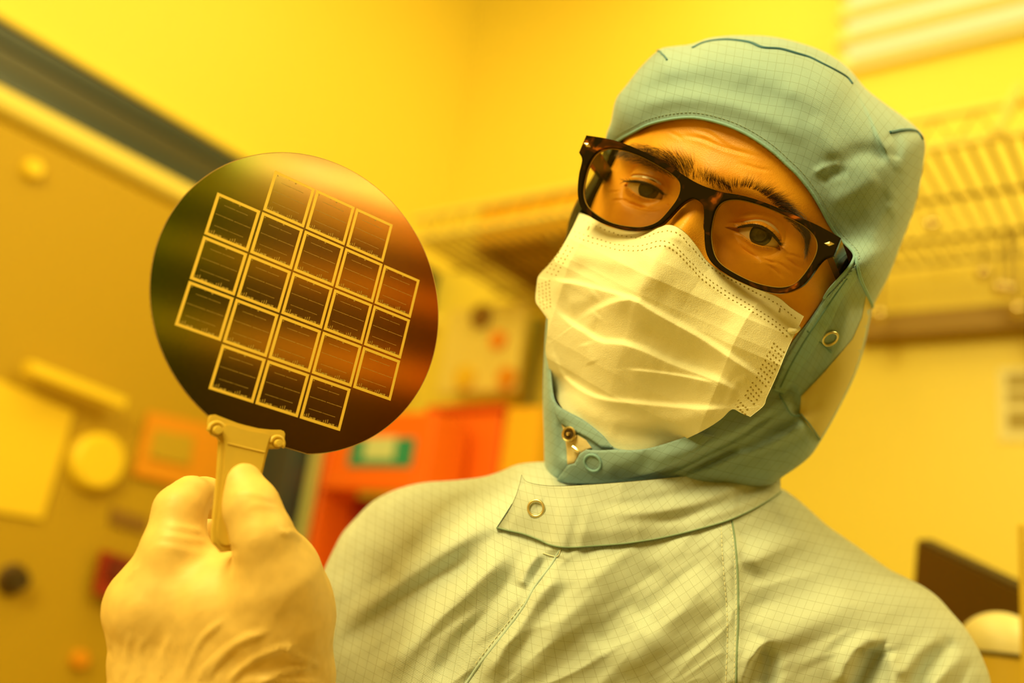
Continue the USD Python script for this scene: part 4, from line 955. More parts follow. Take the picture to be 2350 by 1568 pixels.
cloth_part(hood, 'mesh_panel', v, f, 'mesh_cloth', cloth_uv, label='translucent beige mesh panel over the ear')
v, f = hood_patch([(1946, 632), (1962, 612), (1968, 640), (1930, 690), (1905, 745), (1870, 800), (1830, 860), (1800, 905), (1775, 895), (1805, 822), (1850, 752), (1895, 685)], 0.0012)
cloth_part(hood, 'placket', v, f, 'hem_grid', cloth_uv)
for line in ([(1944, 640), (1905, 695), (1860, 762), (1822, 825), (1790, 890)], [(1853, 760), (1908, 810)], [(1838, 950), (1860, 978), (1882, 1010)], [(1790, 905), (1815, 950), (1835, 955)],
             [(1368, 1045), (1400, 1046), (1440, 1044), (1470, 1040)]):
    part(hood, 'seam_line', tube(wobble(on_hood(line, 40, 0.0013), 0.0002, 11), 0.00045, 6), 'seam_teal', smooth=True)
def snap(parent, px, py, rpx_a, fn, mat_ring='snap_metal', off=0.0012, flat=1.0):
    c = fn(px, py, off); e = 6.0
    tx = fn(px + e, py, off) - fn(px - e, py, off); ty = fn(px, py - e, off) - fn(px, py + e, off)
    tx /= np.linalg.norm(tx); ty -= tx * (ty @ tx); ty /= np.linalg.norm(ty)
    r = rpx_a / FPX * -c[2]
    a = np.linspace(0, 2 * np.pi, 48, endpoint=False)
    ringp = c + r * (np.cos(a)[:, None] * tx + np.sin(a)[:, None] * ty)
    part(parent, 'snap_ring', tube(W(ringp), 0.00075, 8, closed=True), mat_ring, smooth=True, label='round metal snap ring')
fh = lambda x, y, o: hood_pt(np.array([x], float), np.array([y], float), o)[0]
snap(hood, 1905, 778, 18, fh, 'snap_metal')
# overlapping chin tab with its snap, and the open button and lining to its left
v, f = hood_patch([(1275, 1106), (1288, 1088), (1302, 1068), (1318, 1064), (1330, 1042), (1345, 1032), (1372, 1034), (1410, 1032), (1450, 1034), (1478, 1031), (1511, 1024), (1562, 1007), (1600, 992), (1640, 1000), (1600, 1030), (1560, 1060), (1500, 1085), (1440, 1100), (1380, 1108), (1320, 1110)], 0.0050, 6.0, 0.0025)
tab = cloth_part(hood, 'chin_tab', v, f, 'hood_cloth', cloth_uv)
snap(hood, 1360, 1063, 20, lambda x, y, o: fh(x, y, 0.0052), 'hem_cloth')
v, f = hood_patch([(1288, 973), (1300, 985), (1325, 998), (1345, 1010), (1358, 1028), (1345, 1034), (1330, 1042), (1318, 1064), (1302, 1066), (1300, 1030), (1296, 1000)], 0.0008, 5.0, 0.0006)
part(hood, 'lining', (W(v), f), 'lining', smooth=True, label='beige lining showing under the chin tab')
v, f = hood_patch([(1262, 905), (1281, 934), (1306, 949), (1340, 967), (1383, 1000), (1408, 1028), (1380, 1026), (1350, 1005), (1320, 990), (1288, 972), (1274, 950)], 0.0022, 5.0, 0.0015)
cloth_part(hood, 'inner_flap', v, f, 'hood_cloth', cloth_uv)
def button(px, py, off):
    c = fh(px, py, off); n = -c / np.linalg.norm(c) + np.array([-0.55, 0.15, 0]); return W(c), R_CW @ (n / np.linalg.norm(n))
c, n = button(1306, 997, 0.003)
part(hood, 'snap_socket', trimesh_lathe([(0, -0.001), (0.0042, -0.001), (0.0043, 0.0008), (0.0037, 0.0014), (0.0031, 0.0010), (0.0028, 0.0001), (0, 0.0001)], c, n), 'snap_brass', smooth=40, label='open brass snap socket')
part(hood, 'snap_well', trimesh_lathe([(0, 0.0), (0.0027, 0.0), (0.0026, 0.0005), (0.0016, 0.0004), (0, 0.0004)], c, n), 'snap_dark', smooth=40)
part(hood, 'snap_stud', trimesh_lathe([(0, 0), (0.0012, 0), (0.0010, 0.0022), (0.0006, 0.0027), (0, 0.0028)], c - n * 0.0002, n, 16), 'snap_brass', smooth=40)
a_, b_ = W(fh(1314, 1026, 0.0035)), W(fh(1330, 1038, 0.0045))
part(hood, 'zip_pull', tube([a_, (a_ + b_) / 2, b_], [0.0011, 0.0013, 0.0008], 8), 'silver', smooth=40)

# ------------------------------------------------------------------ surgical mask
def zmask(x, y):
    ax = np.abs(x)
    zc = np.interp(y, [-150, -128, -112, -100, -85, -70, -55, -45, -36, -26, -16, 0], [-40, -18, -4, 2, 7, 13, 20, 22, 18, 10.5, 4.5, -2])
    tent = zc - 13 * (ax / 18) ** 1.5 * np.interp(y, [-110, -60, -30, -15], [0.35, 0.55, 1.0, 1.15]) * np.clip(1.35 - ax / 60, 0.52, 1)
    cheek = zface(x, np.maximum(y, -95), False) + 2.2
    k = 6.0; h = np.clip(0.5 + 0.5 * (tent - cheek) / k, 0, 1)
    return np.clip(cheek * (1 - h) + tent * h + k * h * (1 - h), -70, 40)
M_TOP = [(1330, 489), (1352, 497), (1376, 510), (1400, 521), (1440, 531), (1480, 532), (1512, 522), (1530, 516), (1552, 520), (1575, 536), (1600, 566), (1622, 598), (1655, 624), (1700, 648), (1740, 664), (1785, 682), (1815, 706), (1845, 726)]
M_BOT = [(1262, 850), (1266, 880), (1276, 912), (1292, 938), (1318, 965), (1352, 992), (1395, 1022), (1445, 1040), (1500, 1036), (1560, 1014), (1620, 985), (1655, 962), (1680, 940), (1700, 948), (1722, 957)]
M_LEFT = [(1330, 489), (1318, 515), (1302, 545), (1282, 578), (1258, 608), (1236, 632), (1231, 655), (1229, 690), (1240, 708), (1256, 724), (1256, 760), (1252, 800), (1256, 828), (1262, 850)]
M_RIGHT = [(1845, 726), (1832, 752), (1814, 788), (1800, 820), (1788, 850), (1774, 882), (1760, 912), (1752, 932), (1722, 957)]
nu, nvv = 330, 260
T_, B_, L_, R_ = spline(M_TOP, nu), spline(M_BOT, nu), spline(M_LEFT, nvv), spline(M_RIGHT, nvv)
u = np.linspace(0, 1, nu)[:, None, None]; w_ = np.linspace(0, 1, nvv)[None, :, None]
MPX = (1 - w_) * T_[:, None] + w_ * B_[:, None] + (1 - u) * L_[None] + u * R_[None] - ((1 - u) * (1 - w_) * T_[0] + u * (1 - w_) * T_[-1] + (1 - u) * w_ * B_[0] + u * w_ * B_[-1])
MF_ = [([(1262, 643), (1290, 650), (1316, 653), (1363, 664), (1411, 677), (1456, 691)], 3.2, 34, -1),
       ([(1325, 742), (1355, 722), (1386, 706), (1424, 692), (1456, 692), (1491, 714), (1539, 741), (1602, 776), (1666, 818), (1730, 862), (1762, 885)], 4.2, 44, -1),
       ([(1262, 706), (1285, 728), (1309, 748), (1338, 767), (1379, 789), (1427, 793), (1475, 808), (1539, 837), (1619, 866), (1666, 888), (1707, 912)], 4.0, 46, -1),
       ([(1258, 790), (1275, 838), (1300, 875), (1347, 907), (1395, 922), (1459, 929), (1539, 936), (1619, 942), (1685, 938)], 3.0, 40, -1),
       ([(1432, 850), (1500, 856), (1580, 868), (1640, 882)], 1.4, 22, -1), ([(1342, 785), (1350, 812), (1360, 838)], 1.0, 14, 0),
       ([(1300, 700), (1340, 690), (1370, 668)], 1.5, 20, 0), ([(1310, 585), (1350, 590), (1400, 598), (1440, 600)], 1.4, 20, 0), ([(1300, 615), (1360, 625), (1420, 640), (1470, 620), (1500, 598)], -1.8, 24, 0),
       ([(1455, 690), (1472, 660), (1492, 636), (1520, 620)], 0.9, 26, 0), ([(1338, 768), (1352, 745), (1375, 720)], 1.2, 16, 0),
       ([(1500, 660), (1560, 690), (1620, 730), (1690, 770)], -1.2, 36, 0), ([(1460, 745), (1540, 790), (1620, 830), (1680, 862)], -1.6, 28, 0),
       ([(1290, 905), (1340, 940), (1400, 962), (1480, 972), (1560, 966), (1640, 950)], 1.6, 22, 0), ([(1400, 985), (1480, 1000), (1560, 985)], -1.0, 20, 0),
       # raised welts of the top band
       ([(1325, 517), (1370, 535), (1420, 548), (1470, 553), (1510, 546), (1535, 543), (1560, 548), (1590, 578), (1620, 612), (1660, 645), (1720, 678), (1780, 712), (1825, 745)], 0.7, 7, 0),
       ([(1318, 548), (1365, 563), (1420, 573), (1470, 572), (1520, 562), (1550, 572), (1580, 605), (1612, 640), (1660, 678), (1720, 712), (1770, 742), (1812, 774)], 0.8, 7, 0),
       ([(1668, 935), (1690, 880), (1722, 870)], 0.5, 10, 0)]
def mask_pt(px, py, off=0.0):
    px, py = np.asarray(px, float), np.asarray(py, float)
    c = head_hit(px, py, zmask); d = -c[..., 2]
    d = d - folds(px, py, MF_) - 0.0006 * (meshkit.fbm(np.stack([px / 40, py / 40, 0 * px], -1), 3, 9) - 0.5) - 0.0022 * (meshkit.noise(np.stack([px / 95, py / 75, 0 * px], -1), 4) - 0.5)
    return P(px, py, d - off)
_d0 = -head_hit(MPX[..., 0], MPX[..., 1], zmask)[..., 2]
MV = mask_pt(MPX[..., 0], MPX[..., 1])
# the far left flank turns away round the cheek
mk = thing('surgical_mask', W(MV[nu // 2, -1]), 'pleated pale surgical mask with dotted seams worn over nose and chin', 'face mask')
inner = P(MPX[..., 0], MPX[..., 1], -MV[..., 2] + 0.0009)
rimi = np.r_[np.arange(nvv), np.arange(1, nu) * nvv + nvv - 1, (nu - 1) * nvv + np.arange(nvv - 2, -1, -1), np.arange(nu - 2, 0, -1) * nvv]
n0 = nu * nvv; fr = grid_faces(nu, nvv, flip=True); rj = np.roll(rimi, -1)
F = np.vstack([fr, fr[:, ::-1] + n0, np.stack([rimi, rj, rj + n0], 1), np.stack([rimi, rj + n0, rimi + n0], 1)])
sheet = part(mk, 'mask_sheet', (W(np.vstack([MV.reshape(-1, 3), inner.reshape(-1, 3)])), F), 'mask_cloth', smooth=60)
# welded dots along the seams: small raised, slightly darker points
def at_uv(uu, vv):
    i = np.clip(uu, 0, 1) * (nu - 1); j = np.clip(vv, 0, 1) * (nvv - 1); i0 = np.minimum(i.astype(int), nu - 2); j0 = np.minimum(j.astype(int), nvv - 2); a = (i - i0)[:, None]; b = (j - j0)[:, None]
    g = lambda A: A[i0, j0] * (1 - a) * (1 - b) + A[i0 + 1, j0] * a * (1 - b) + A[i0, j0 + 1] * (1 - a) * b + A[i0 + 1, j0 + 1] * a * b
    p = g(MV); tu = g(np.gradient(MV, axis=0)); tv = g(np.gradient(MV, axis=1))
    tu /= np.linalg.norm(tu, axis=1, keepdims=True); tv /= np.linalg.norm(tv, axis=1, keepdims=True); return p, tu, tv
def line_uv(line, step_px):                      # traced pixel line -> mask parameters
    l = spline(line, 400); s = np.r_[0, np.cumsum(np.linalg.norm(np.diff(l, axis=0), axis=1))]
    t = np.arange(0, s[-1], step_px); q = np.stack([np.interp(t, s, l[:, 0]), np.interp(t, s, l[:, 1])], 1)
    k = cKDTree(MPX.reshape(-1, 2)).query(q)[1]; return (k // nvv) / (nu - 1), (k % nvv) / (nvv - 1)
UU, VV = [], []
def dots(line, step): a, b = line_uv(line, step); UU.append(a); VV.append(b)
top_a = [(1340, 505), (1380, 524), (1430, 542), (1475, 546), (1508, 535), (1535, 530), (1560, 540), (1590, 571), (1620, 604), (1660, 632), (1720, 664), (1780, 696), (1830, 734)]
dots(top_a, 10.6)
for dy in (0, 11.5): dots([(1320, 532 + dy), (1365, 547 + dy), (1420, 562 + dy), (1470, 564 + dy), (1512, 553 + dy), (1545, 562 + dy), (1578, 594 + dy), (1612, 630 + dy), (1660, 664 + dy), (1720, 700 + dy), (1770, 731 + dy), (1808, 762 + dy)], 10.6)
def band(c0, c1, halfw, rows, cols, skew=0.0):
    a, b = np.asarray(c0, float), np.asarray(c1, float); d = b - a; L = np.linalg.norm(d); d /= L; n_ = np.array([-d[1], d[0]])
    q = np.array([a + d * L * (r + 0.5) / rows + n_ * halfw * (2 * (c + 0.5) / cols - 1) + d * skew * (c - cols / 2) for r in range(rows) for c in range(cols)])
    k = cKDTree(MPX.reshape(-1, 2)).query(q)[1]; UU.append((k // nvv) / (nu - 1)); VV.append((k % nvv) / (nvv - 1))
band((1790, 792), (1745, 880), 19, 9, 4, -2.5); band((1741, 884), (1718, 920), 18, 4, 4, -2); band((1708, 924), (1696, 944), 18, 2, 5, -2)
band((1300, 560), (1258, 632), 21, 8, 4, 2.0); band((1248, 645), (1252, 712), 16, 8, 4, 2.0)
p, tu, tv = at_uv(np.concatenate(UU), np.concatenate(VV)); nn = np.cross(tv, tu); nn *= np.sign((nn * -p).sum(1, keepdims=True))
a = np.arange(6) / 6 * 2 * np.pi; r0 = 0.00066
rg = p[:, None] + r0 * (np.cos(a)[None, :, None] * tu[:, None] + 0.95 * np.sin(a)[None, :, None] * tv[:, None]) - 0.0001 * nn[:, None]
tp = p[:, None] + 0.7 * r0 * (np.cos(a)[None, :, None] * tu[:, None] + 0.95 * np.sin(a)[None, :, None] * tv[:, None]) + 0.00016 * nn[:, None]
V = np.concatenate([rg, tp], 1).reshape(-1, 3); k = np.arange(len(p))[:, None] * 12; j = np.arange(6); j2 = (j + 1) % 6
F = np.concatenate([np.stack([k + j, k + j2, k + 6 + j2], -1), np.stack([k + j, k + 6 + j2, k + 6 + j], -1), np.stack([k + 6 + 0 * j[1:5], k + 6 + j[1:5], k + 6 + j2[1:5]], -1)], 1).reshape(-1, 3)
part(sheet, 'welded_dots', (W(V), F), 'mask_dot', kind='stuff')
# ear loops and their welds
q = [W(mask_pt(np.array([1812.]), np.array([758.]), 0.002))[0], W(mask_pt(np.array([1824.]), np.array([760.]), 0.003))[0], W(P(1838, 748, 0.535)), W(P(1850, 742, 0.56)), W(P(1880, 700, 0.58))]
part(mk, 'ear_loop', tube(spline(q, 30), 0.0014, 8), 'mask_cloth', smooth=True)
for line in ([(1790, 708), (1788, 716)], [(1352, 520), (1349, 528)]):
    part(mk, 'weld_tick', tube(W(mask_pt(np.array([q_[0] for q_ in line], float), np.array([q_[1] for q_ in line], float), 0.0002)), 0.0004, 5), 'mask_dot')
# chin underlay of the same fleece below the pleats is part of the sheet; a dark gap is left to the hood

# ------------------------------------------------------------------ coverall: torso by its outline, in camera space
TC = np.array([1440.0, 1560.0])
SUIT_S = [(1215, 1070), (1249, 1061), (1189, 1066), (1147, 1083), (1104, 1096), (1040, 1104), (977, 1108.5), (934, 1117), (891, 1132), (849, 1157), (815, 1191), (785, 1225), (764, 1264), (742, 1311), (728, 1345), (712, 1410), (700, 1480), (690, 1568), (680, 1700), (690, 1900), (720, 2200), (760, 2600), (860, 2900), (1200, 3000), (1500, 2950), (1800, 2800), (2050, 2500), (2190, 2150), (2270, 1850), (2288, 1700), (2276, 1575), (2257, 1514), (2235, 1471), (2210, 1435), (2181, 1402), (2152, 1370), (2116, 1344), (2080, 1326), (2043, 1308), (2007, 1283), (1971, 1257), (1935, 1232), (1898, 1206), (1862, 1174), (1837, 1152), (1815, 1135), (1788, 1120), (1700, 1100), (1500, 1095), (1350, 1085)]
SUIT_S = SUIT_S[1:] + [(1275, 1072)]
_l = spline(SUIT_S, 6000, True) - TC
_a = np.arctan2(-_l[:, 1], _l[:, 0]); _r = np.hypot(_l[:, 0], _l[:, 1])
sa = np.linspace(-np.pi, np.pi, 1440, endpoint=False)
SR = np.zeros(1440); np.maximum.at(SR, ((_a + np.pi) / (2 * np.pi) * 1440).astype(int) % 1440, _r)
bad = SR == 0; SR[bad] = np.interp(sa[bad], sa[~bad], SR[~bad]); SR = gaussian_filter1d(SR, 1.5, mode='wrap')
def sring(tab):
    d = np.radians([t[0] for t in tab]); v = [t[1] for t in tab]; return gaussian_filter1d(np.interp(sa, np.r_[d - 2 * np.pi, d, d + 2 * np.pi], np.tile(v, 3)), 25, mode='wrap')
SD = sring([(-180, 0.60), (-150, 0.52), (-90, 0.46), (-40, 0.50), (-10, 0.555), (5, 0.585), (30, 0.615), (60, 0.605), (95, 0.58), (120, 0.60), (145, 0.635), (165, 0.63)])
SC = 0.478
SF_ = [([(1165, 1178), (1060, 1232), (940, 1320), (830, 1392), (752, 1432)], 4.0, 30, 0), ([(1130, 1262), (1000, 1330), (880, 1410), (760, 1500)], -3.6, 26, 0),
       ([(1172, 1262), (1080, 1345), (980, 1440), (880, 1560)], 3.4, 26, 0), ([(1205, 1290), (1120, 1400), (1040, 1500), (990, 1580)], -2.6, 24, 0),
       ([(1265, 1275), (1235, 1310), (1215, 1345), (1195, 1400), (1150, 1460), (1090, 1540), (1050, 1600)], -1.5, 13, 0), ([(1240, 1262), (1215, 1300), (1192, 1350)], 2.2, 14, 0),
       ([(1290, 1290), (1260, 1340), (1215, 1400), (1160, 1480), (1110, 1570)], 3.2, 22, 0), ([(1250, 1260), (1290, 1262), (1285, 1285)], 1.2, 12, 0),
       ([(1420, 1280), (1340, 1370), (1260, 1470), (1200, 1580)], 2.0, 34, 0), ([(1520, 1290), (1440, 1390), (1360, 1500)], -1.6, 34, 0), ([(1650, 1260), (1560, 1330), (1460, 1450)], -2.4, 50, 0), ([(1640, 1330), (1540, 1420), (1430, 1560)], 2.2, 46, 0),
       ([(1150, 1090), (1060, 1118), (960, 1140), (880, 1190)], -1.6, 24, 0), ([(1170, 1130), (1050, 1170), (930, 1230), (840, 1290)], 2.0, 30, 0), ([(880, 1150), (830, 1200), (790, 1270), (760, 1340)], -2.6, 20, 0), ([(820, 1240), (790, 1310), (765, 1390)], 2.4, 16, 0),
       ([(760, 1440), (790, 1400), (850, 1350), (920, 1310)], -2.2, 20, 0),
       ([(1690, 1250), (1740, 1215), (1800, 1175)], -3.0, 34, 0), ([(1700, 1300), (1790, 1240), (1880, 1220)], 2.8, 34, 0), ([(1690, 1310), (1760, 1320), (1850, 1290), (1920, 1262)], -1.6, 26, 0),
       ([(1700, 1400), (1800, 1380), (1900, 1335), (1990, 1300)], -2.2, 40, 0), ([(1720, 1470), (1850, 1420), (1980, 1350)], 2.2, 40, 0),
       ([(1700, 1590), (1720, 1520), (1760, 1468)], 3.0, 26, 1), ([(1755, 1475), (1770, 1520), (1755, 1580)], -3.4, 20, 0),
       ([(1960, 1600), (1990, 1540), (2010, 1495), (2004, 1478)], -6.5, 26, 0), ([(1925, 1580), (1950, 1510), (1992, 1470), (2030, 1480)], 3.6, 18, 0), ([(2040, 1500), (2052, 1540), (2055, 1590)], 4.0, 22, 0),
       ([(2090, 1590), (2130, 1530), (2170, 1490), (2200, 1466)], -6.0, 20, 0), ([(2060, 1560), (2110, 1500), (2170, 1455)], 3.4, 20, 0), ([(2130, 1590), (2180, 1530), (2225, 1490)], 4.0, 18, 0), ([(2190, 1590), (2220, 1540), (2245, 1510)], -2.4, 12, 0),
       ([(1682, 1195), (1690, 1240), (1694, 1300), (1696, 1400), (1692, 1568)], 1.0, 9, 1), ([(1660, 1200), (1662, 1300), (1668, 1400), (1666, 1568)], -0.7, 8, 0)]
def suit_pt(px, py, off=0.0):
    px, py = np.asarray(px, float), np.asarray(py, float)
    a = np.arctan2(-(py - TC[1]), px - TC[0]); r = np.hypot(px - TC[0], py - TC[1])
    idx = (a + np.pi) / (2 * np.pi) * 1440; it = lambda T: np.interp(idx, np.arange(1441), np.r_[T, T[0]])
    p = np.clip(r / it(SR), 0, 0.9997); ex = 2.35
    d = SC + (it(SD) - SC) * (1 - (1 - p ** ex) ** (1 / ex))
    # the chest: pulled forward on the left half, where the body faces
    d = d - 0.012 * np.exp(-((px - 1150) / 330) ** 2 - ((py - 1560) / 300) ** 2)
    vis = (py < 1750)
    fo = np.where(vis, 2.1 * folds(px, py, SF_), 0) if vis.any() else 0
    d = d - fo * (1 - p ** 8) - 0.004 * (meshkit.fbm(np.stack([(px + py) / 150, (px - py) / 420, 0 * px], -1), 3, 3) - 0.5) * (1 - p ** 4)
    k = np.clip((px - 1660) / 70, 0, 1)
    n1 = meshkit.fbm(np.stack([(0.60 * px + 0.80 * py) / 66, (-0.80 * px + 0.60 * py) / 380, 0 * px], -1), 3, 21); n2 = meshkit.fbm(np.stack([(0.42 * px + 0.9 * py) / 66, (0.9 * px - 0.42 * py) / 320, 0 * px], -1), 3, 22)
    n3 = 1 - np.abs(2 * (n1 * (1 - k) + n2 * k) - 1) * 2.2
    d = d - 0.0020 * n3 * (1 - p ** 5) * np.clip((py - 1050) / 150, 0.2, 1)
    return P(px, py, d - off)
na, npp = 620, 170
pe = np.sin(np.linspace(0, 1, npp) * np.pi / 2)
A = np.linspace(-np.pi, np.pi, na, endpoint=False)
rS = np.interp(A, np.r_[sa, np.pi], np.r_[SR, SR[0]]); dS = np.interp(A, np.r_[sa, np.pi], np.r_[SD, SD[0]])
Rr = rS[:, None] * np.maximum(pe, 0.0006)[None] * 0.9997
px, py = TC[0] + Rr * np.cos(A)[:, None], TC[1] - Rr * np.sin(A)[:, None]
C = suit_pt(px, py)
bk = []
for q in (0.96, 0.88, 0.75, 0.55, 0.3, 0.02):
    z = dS + 0.13 * math.sqrt(1 - q * q); bk.append(P(TC[0] + rS * q * np.cos(A), TC[1] - rS * q * np.sin(A), z)[:, None])
V = np.concatenate([C] + bk, 1)
def suit_uv(c):
    q = proj(c) - [1400, 1300]; k = 0.55 / FPX; b = np.clip((q[:, 0] - 285) / 10, 0, 1)
    a = np.radians(np.interp(q[:, 0], [-500, -350, 150, 285], [8, 6, -30, -32])) * (1 - b) + np.radians(24) * b; x = q[:, 0] + 0.00025 * (q[:, 1] - 100) ** 2 * np.sign(0.5 - b); y = q[:, 1] + 0.0003 * (q[:, 0] - 100) ** 2
    return np.stack([(x * np.cos(a) + y * np.sin(a)) * k, (-x * np.sin(a) + y * np.cos(a)) * k], 1)
suit = cloth_part(person, 'coverall', V.reshape(-1, 3), grid_faces(na, V.shape[1], wrap=True), 'suit_cloth', suit_uv, label='pale blue green coverall with a dark thread grid')
def on_suit(line, n, off): l = spline(line, n) if len(line) > 2 else np.asarray(line, float); return W(suit_pt(l[:, 0], l[:, 1], off))
# raglan seam, its double stitching, placket edge
rag = [(1680, 1196), (1687, 1240), (1692, 1300), (1694, 1360), (1694, 1430), (1691, 1500), (1689, 1600)]
part(suit, 'raglan_seam', tube(on_suit(rag, 80, 0.0002), 0.0005, 6), 'seam_green', smooth=True)
st1, st2 = [(x - 5, y) for x, y in rag], [(1655, 1205), (1657, 1260), (1662, 1330), (1668, 1400), (1669, 1480), (1664, 1600)]
for l in (st1, st2): part(suit, 'stitching', stitches(on_suit(l, 200, 0.0003), 0.0026, 0.0018, 0.00026), 'thread', kind='stuff')
part(suit, 'placket_edge', tube(wobble(on_suit([(1284, 1262), (1262, 1300), (1225, 1350), (1200, 1395), (1150, 1462), (1100, 1525), (1062, 1580)], 60, 0.0004), 0.0002, 3), 0.0007, 6), 'suit_hem', smooth=True)
part(suit, 'stitching', stitches(on_suit([(1270, 1284), (1235, 1335), (1205, 1380), (1150, 1448), (1090, 1524)], 160, 0.0006), 0.0026, 0.0018, 0.00026), 'thread', kind='stuff')
part(suit, 'bar_tack', tube(on_suit([(1246, 1270), (1276, 1278), (1284, 1270), (1286, 1262)], 14, 0.0006), 0.0003, 6), 'thread', smooth=True)
# stand collar
K_TOP = [(1197, 1089), (1203, 1100), (1216, 1108), (1250, 1114), (1290, 1115), (1350, 1112), (1420, 1107), (1500, 1100), (1600, 1092), (1700, 1086), (1760, 1083), (1790, 1082)]
K_BOT = [(1139, 1213), (1165, 1219), (1200, 1227), (1235, 1240), (1262, 1252), (1300, 1258), (1360, 1255), (1430, 1250), (1500, 1240), (1580, 1222), (1660, 1200), (1720, 1175), (1765, 1150), (1792, 1131)]
nk, mk_ = 240, 70
Tt, Bb = spline(K_TOP, nk), spline(K_BOT, nk)
KF = [([(1790, 1100), (1720, 1130), (1640, 1165), (1560, 1190), (1480, 1198)], -2.6, 14, 0), ([(1780, 1085), (1700, 1110), (1620, 1145), (1520, 1172), (1400, 1180)], 2.4, 15, 0), ([(1690, 1090), (1610, 1110), (1530, 1140), (1440, 1155), (1350, 1160)], -2.2, 14, 0),
      ([(1760, 1135), (1690, 1165), (1600, 1195)], 2.0, 13, 0), ([(1230, 1120), (1320, 1140), (1420, 1130), (1520, 1112)], -1.6, 18, 0), ([(1200, 1110), (1215, 1135), (1240, 1160)], 1.4, 20, 0), ([(1300, 1225), (1400, 1222), (1500, 1210)], 1.2, 18, 0),
      ([(1140, 1212), (1190, 1222), (1240, 1238), (1300, 1252)], 0.8, 9, 0)]
w_ = np.linspace(0, 1, mk_)[None, :, None]
t_ = np.linspace(0, 1, nk)[:, None]
KP = (1 - w_) * Tt[:, None] + w_ * Bb[:, None] + np.array([0, 0])
KP[..., 0] += 10 * np.sin(np.pi * w_[..., 0]) * np.clip(1 - t_ / 0.08, 0, 1)      # the left end leans in between its two corners
dbot = -suit_pt(Bb[:, 0], Bb[:, 1])[:, 2]
xs_ = np.linspace(0, 1, nk)
dtop = np.interp(xs_, [0, 0.06, 0.2, 0.4, 0.6, 0.8, 1.0], [0.520, 0.514, 0.508, 0.508, 0.520, 0.545, 0.585])
KD = dtop[:, None] * (1 - w_[..., 0]) + (np.minimum(dbot, dtop + 0.03) - 0.0025)[:, None] * w_[..., 0] - 0.004 * np.sin(np.pi * w_[..., 0])
KD = KD - folds(KP[..., 0], KP[..., 1], KF) * np.sin(np.pi * np.clip(w_[..., 0], 0.08, 0.92)) ** 0.5
def collar_pt(px, py, off=0.0):
    k = cKDTree(KP.reshape(-1, 2)).query(np.stack([np.atleast_1d(px), np.atleast_1d(py)], -1))[1]; return P(px, py, KD.reshape(-1)[k] - off)
KV = P(KP[..., 0], KP[..., 1], KD); KI = P(KP[..., 0], KP[..., 1], KD + 0.0022)
# round the back of the neck
right_end = KV[-1]; left_end = KV[0]
ri_ = np.r_[np.arange(mk_), np.arange(1, nk) * mk_ + mk_ - 1, (nk - 1) * mk_ + np.arange(mk_ - 2, -1, -1), np.arange(nk - 2, 0, -1) * mk_]; rj = np.roll(ri_, -1); n0 = nk * mk_
fk = grid_faces(nk, mk_, flip=True)
F = np.vstack([fk, fk[:, ::-1] + n0, np.stack([ri_, rj, rj + n0], 1), np.stack([ri_, rj + n0, ri_ + n0], 1)])
collar = cloth_part(suit, 'collar', np.vstack([KV.reshape(-1, 3), KI.reshape(-1, 3)]), F, 'suit_cloth', suit_uv)
# back of the collar
cb_ = []
for s_ in np.linspace(0, 1, 30):
    ang = np.pi * s_; ctr = (right_end[0] + left_end[0]) / 2
    cb_.append([right_end[j] * (1 - s_) + left_end[j] * s_ + np.array([0, 0.004, -0.085]) * math.sin(ang) for j in (int(mk_ * (0.55 if s_ > 0.6 else 0.05)), mk_ - 1)])
cb_ = np.array(cb_)
part(suit, 'collar_back', (W(np.concatenate([cb_.reshape(-1, 3), (cb_ + [0, 0, -0.002]).reshape(-1, 3)])), np.vstack([grid_faces(30, 2), grid_faces(30, 2, flip=True) + 60])), 'suit_hem', smooth=60)
kb_ = spline(K_BOT, 120) - [0, 1.5]
part(suit, 'collar_seam', tube(wobble(W(collar_pt(kb_[:, 0], kb_[:, 1], 0.0003)), 0.00012, 5), 0.00042, 6), 'seam_green', smooth=True)
kb2 = spline(K_BOT, 160) - [0, 8]
kt2 = spline(K_TOP, 160) + [0, 7]
def snap_k(px, py, r):
    c = collar_pt(px, py, 0.001)[0] if np.ndim(collar_pt(px, py, 0.001)) > 1 else collar_pt(px, py, 0.001)
    e = 8.0; g = lambda x, y: P(x, y, -c[2])
    dx = 0.004; tx = np.array([1, 0, 0.25]); tx /= np.linalg.norm(tx); ty = np.array([0, 1, -0.25]); ty -= tx * (ty @ tx); ty /= np.linalg.norm(ty)
    a = np.linspace(0, 2 * np.pi, 48, endpoint=False); rr_ = r / FPX * -c[2]
    part(suit, 'snap_ring', tube(W(c + rr_ * (np.cos(a)[:, None] * tx + np.sin(a)[:, None] * ty)), 0.0008, 8, closed=True), 'snap_metal', smooth=True, label='round metal snap ring on the collar')
snap_k(1230.0, 1167.0, 18)

# right sleeve (raised arm, below the frame) and the legs of the coverall
wrist = np.array(P(512, 1720, 0.455)); elbow = np.array(P(470, 2620, 0.500)); shoulder = np.array(P(880, 1480, 0.620))
WR, EL, SH = W(wrist), W(elbow), W(shoulder)
def ring_loft(path, radii, n=40, wr=0.0, seed=0):
    pth = spline(path, 60); rr_ = np.interp(np.linspace(0, 1, 60), np.linspace(0, 1, len(radii)), radii)
    v, f = tube(pth, rr_, n); 
    if wr: 
        k = len(pth) * n; c = np.repeat(pth, n, 0); d = v[:k] - c; v[:k] = c + d * (1 + wr * (meshkit.fbm(v[:k] * 26, 3, seed) - 0.5)[:, None])
    return v, f
v, f = ring_loft([SH, (SH + EL) / 2 + [0.0, 0.0, -0.05], EL, EL * 0.4 + WR * 0.6, WR + (EL - WR) * 0.10], [0.058, 0.058, 0.056, 0.050, 0.043], wr=0.35)
part(suit, 'sleeve', (v, f), 'suit_plain', smooth=True)
hipc = HIP
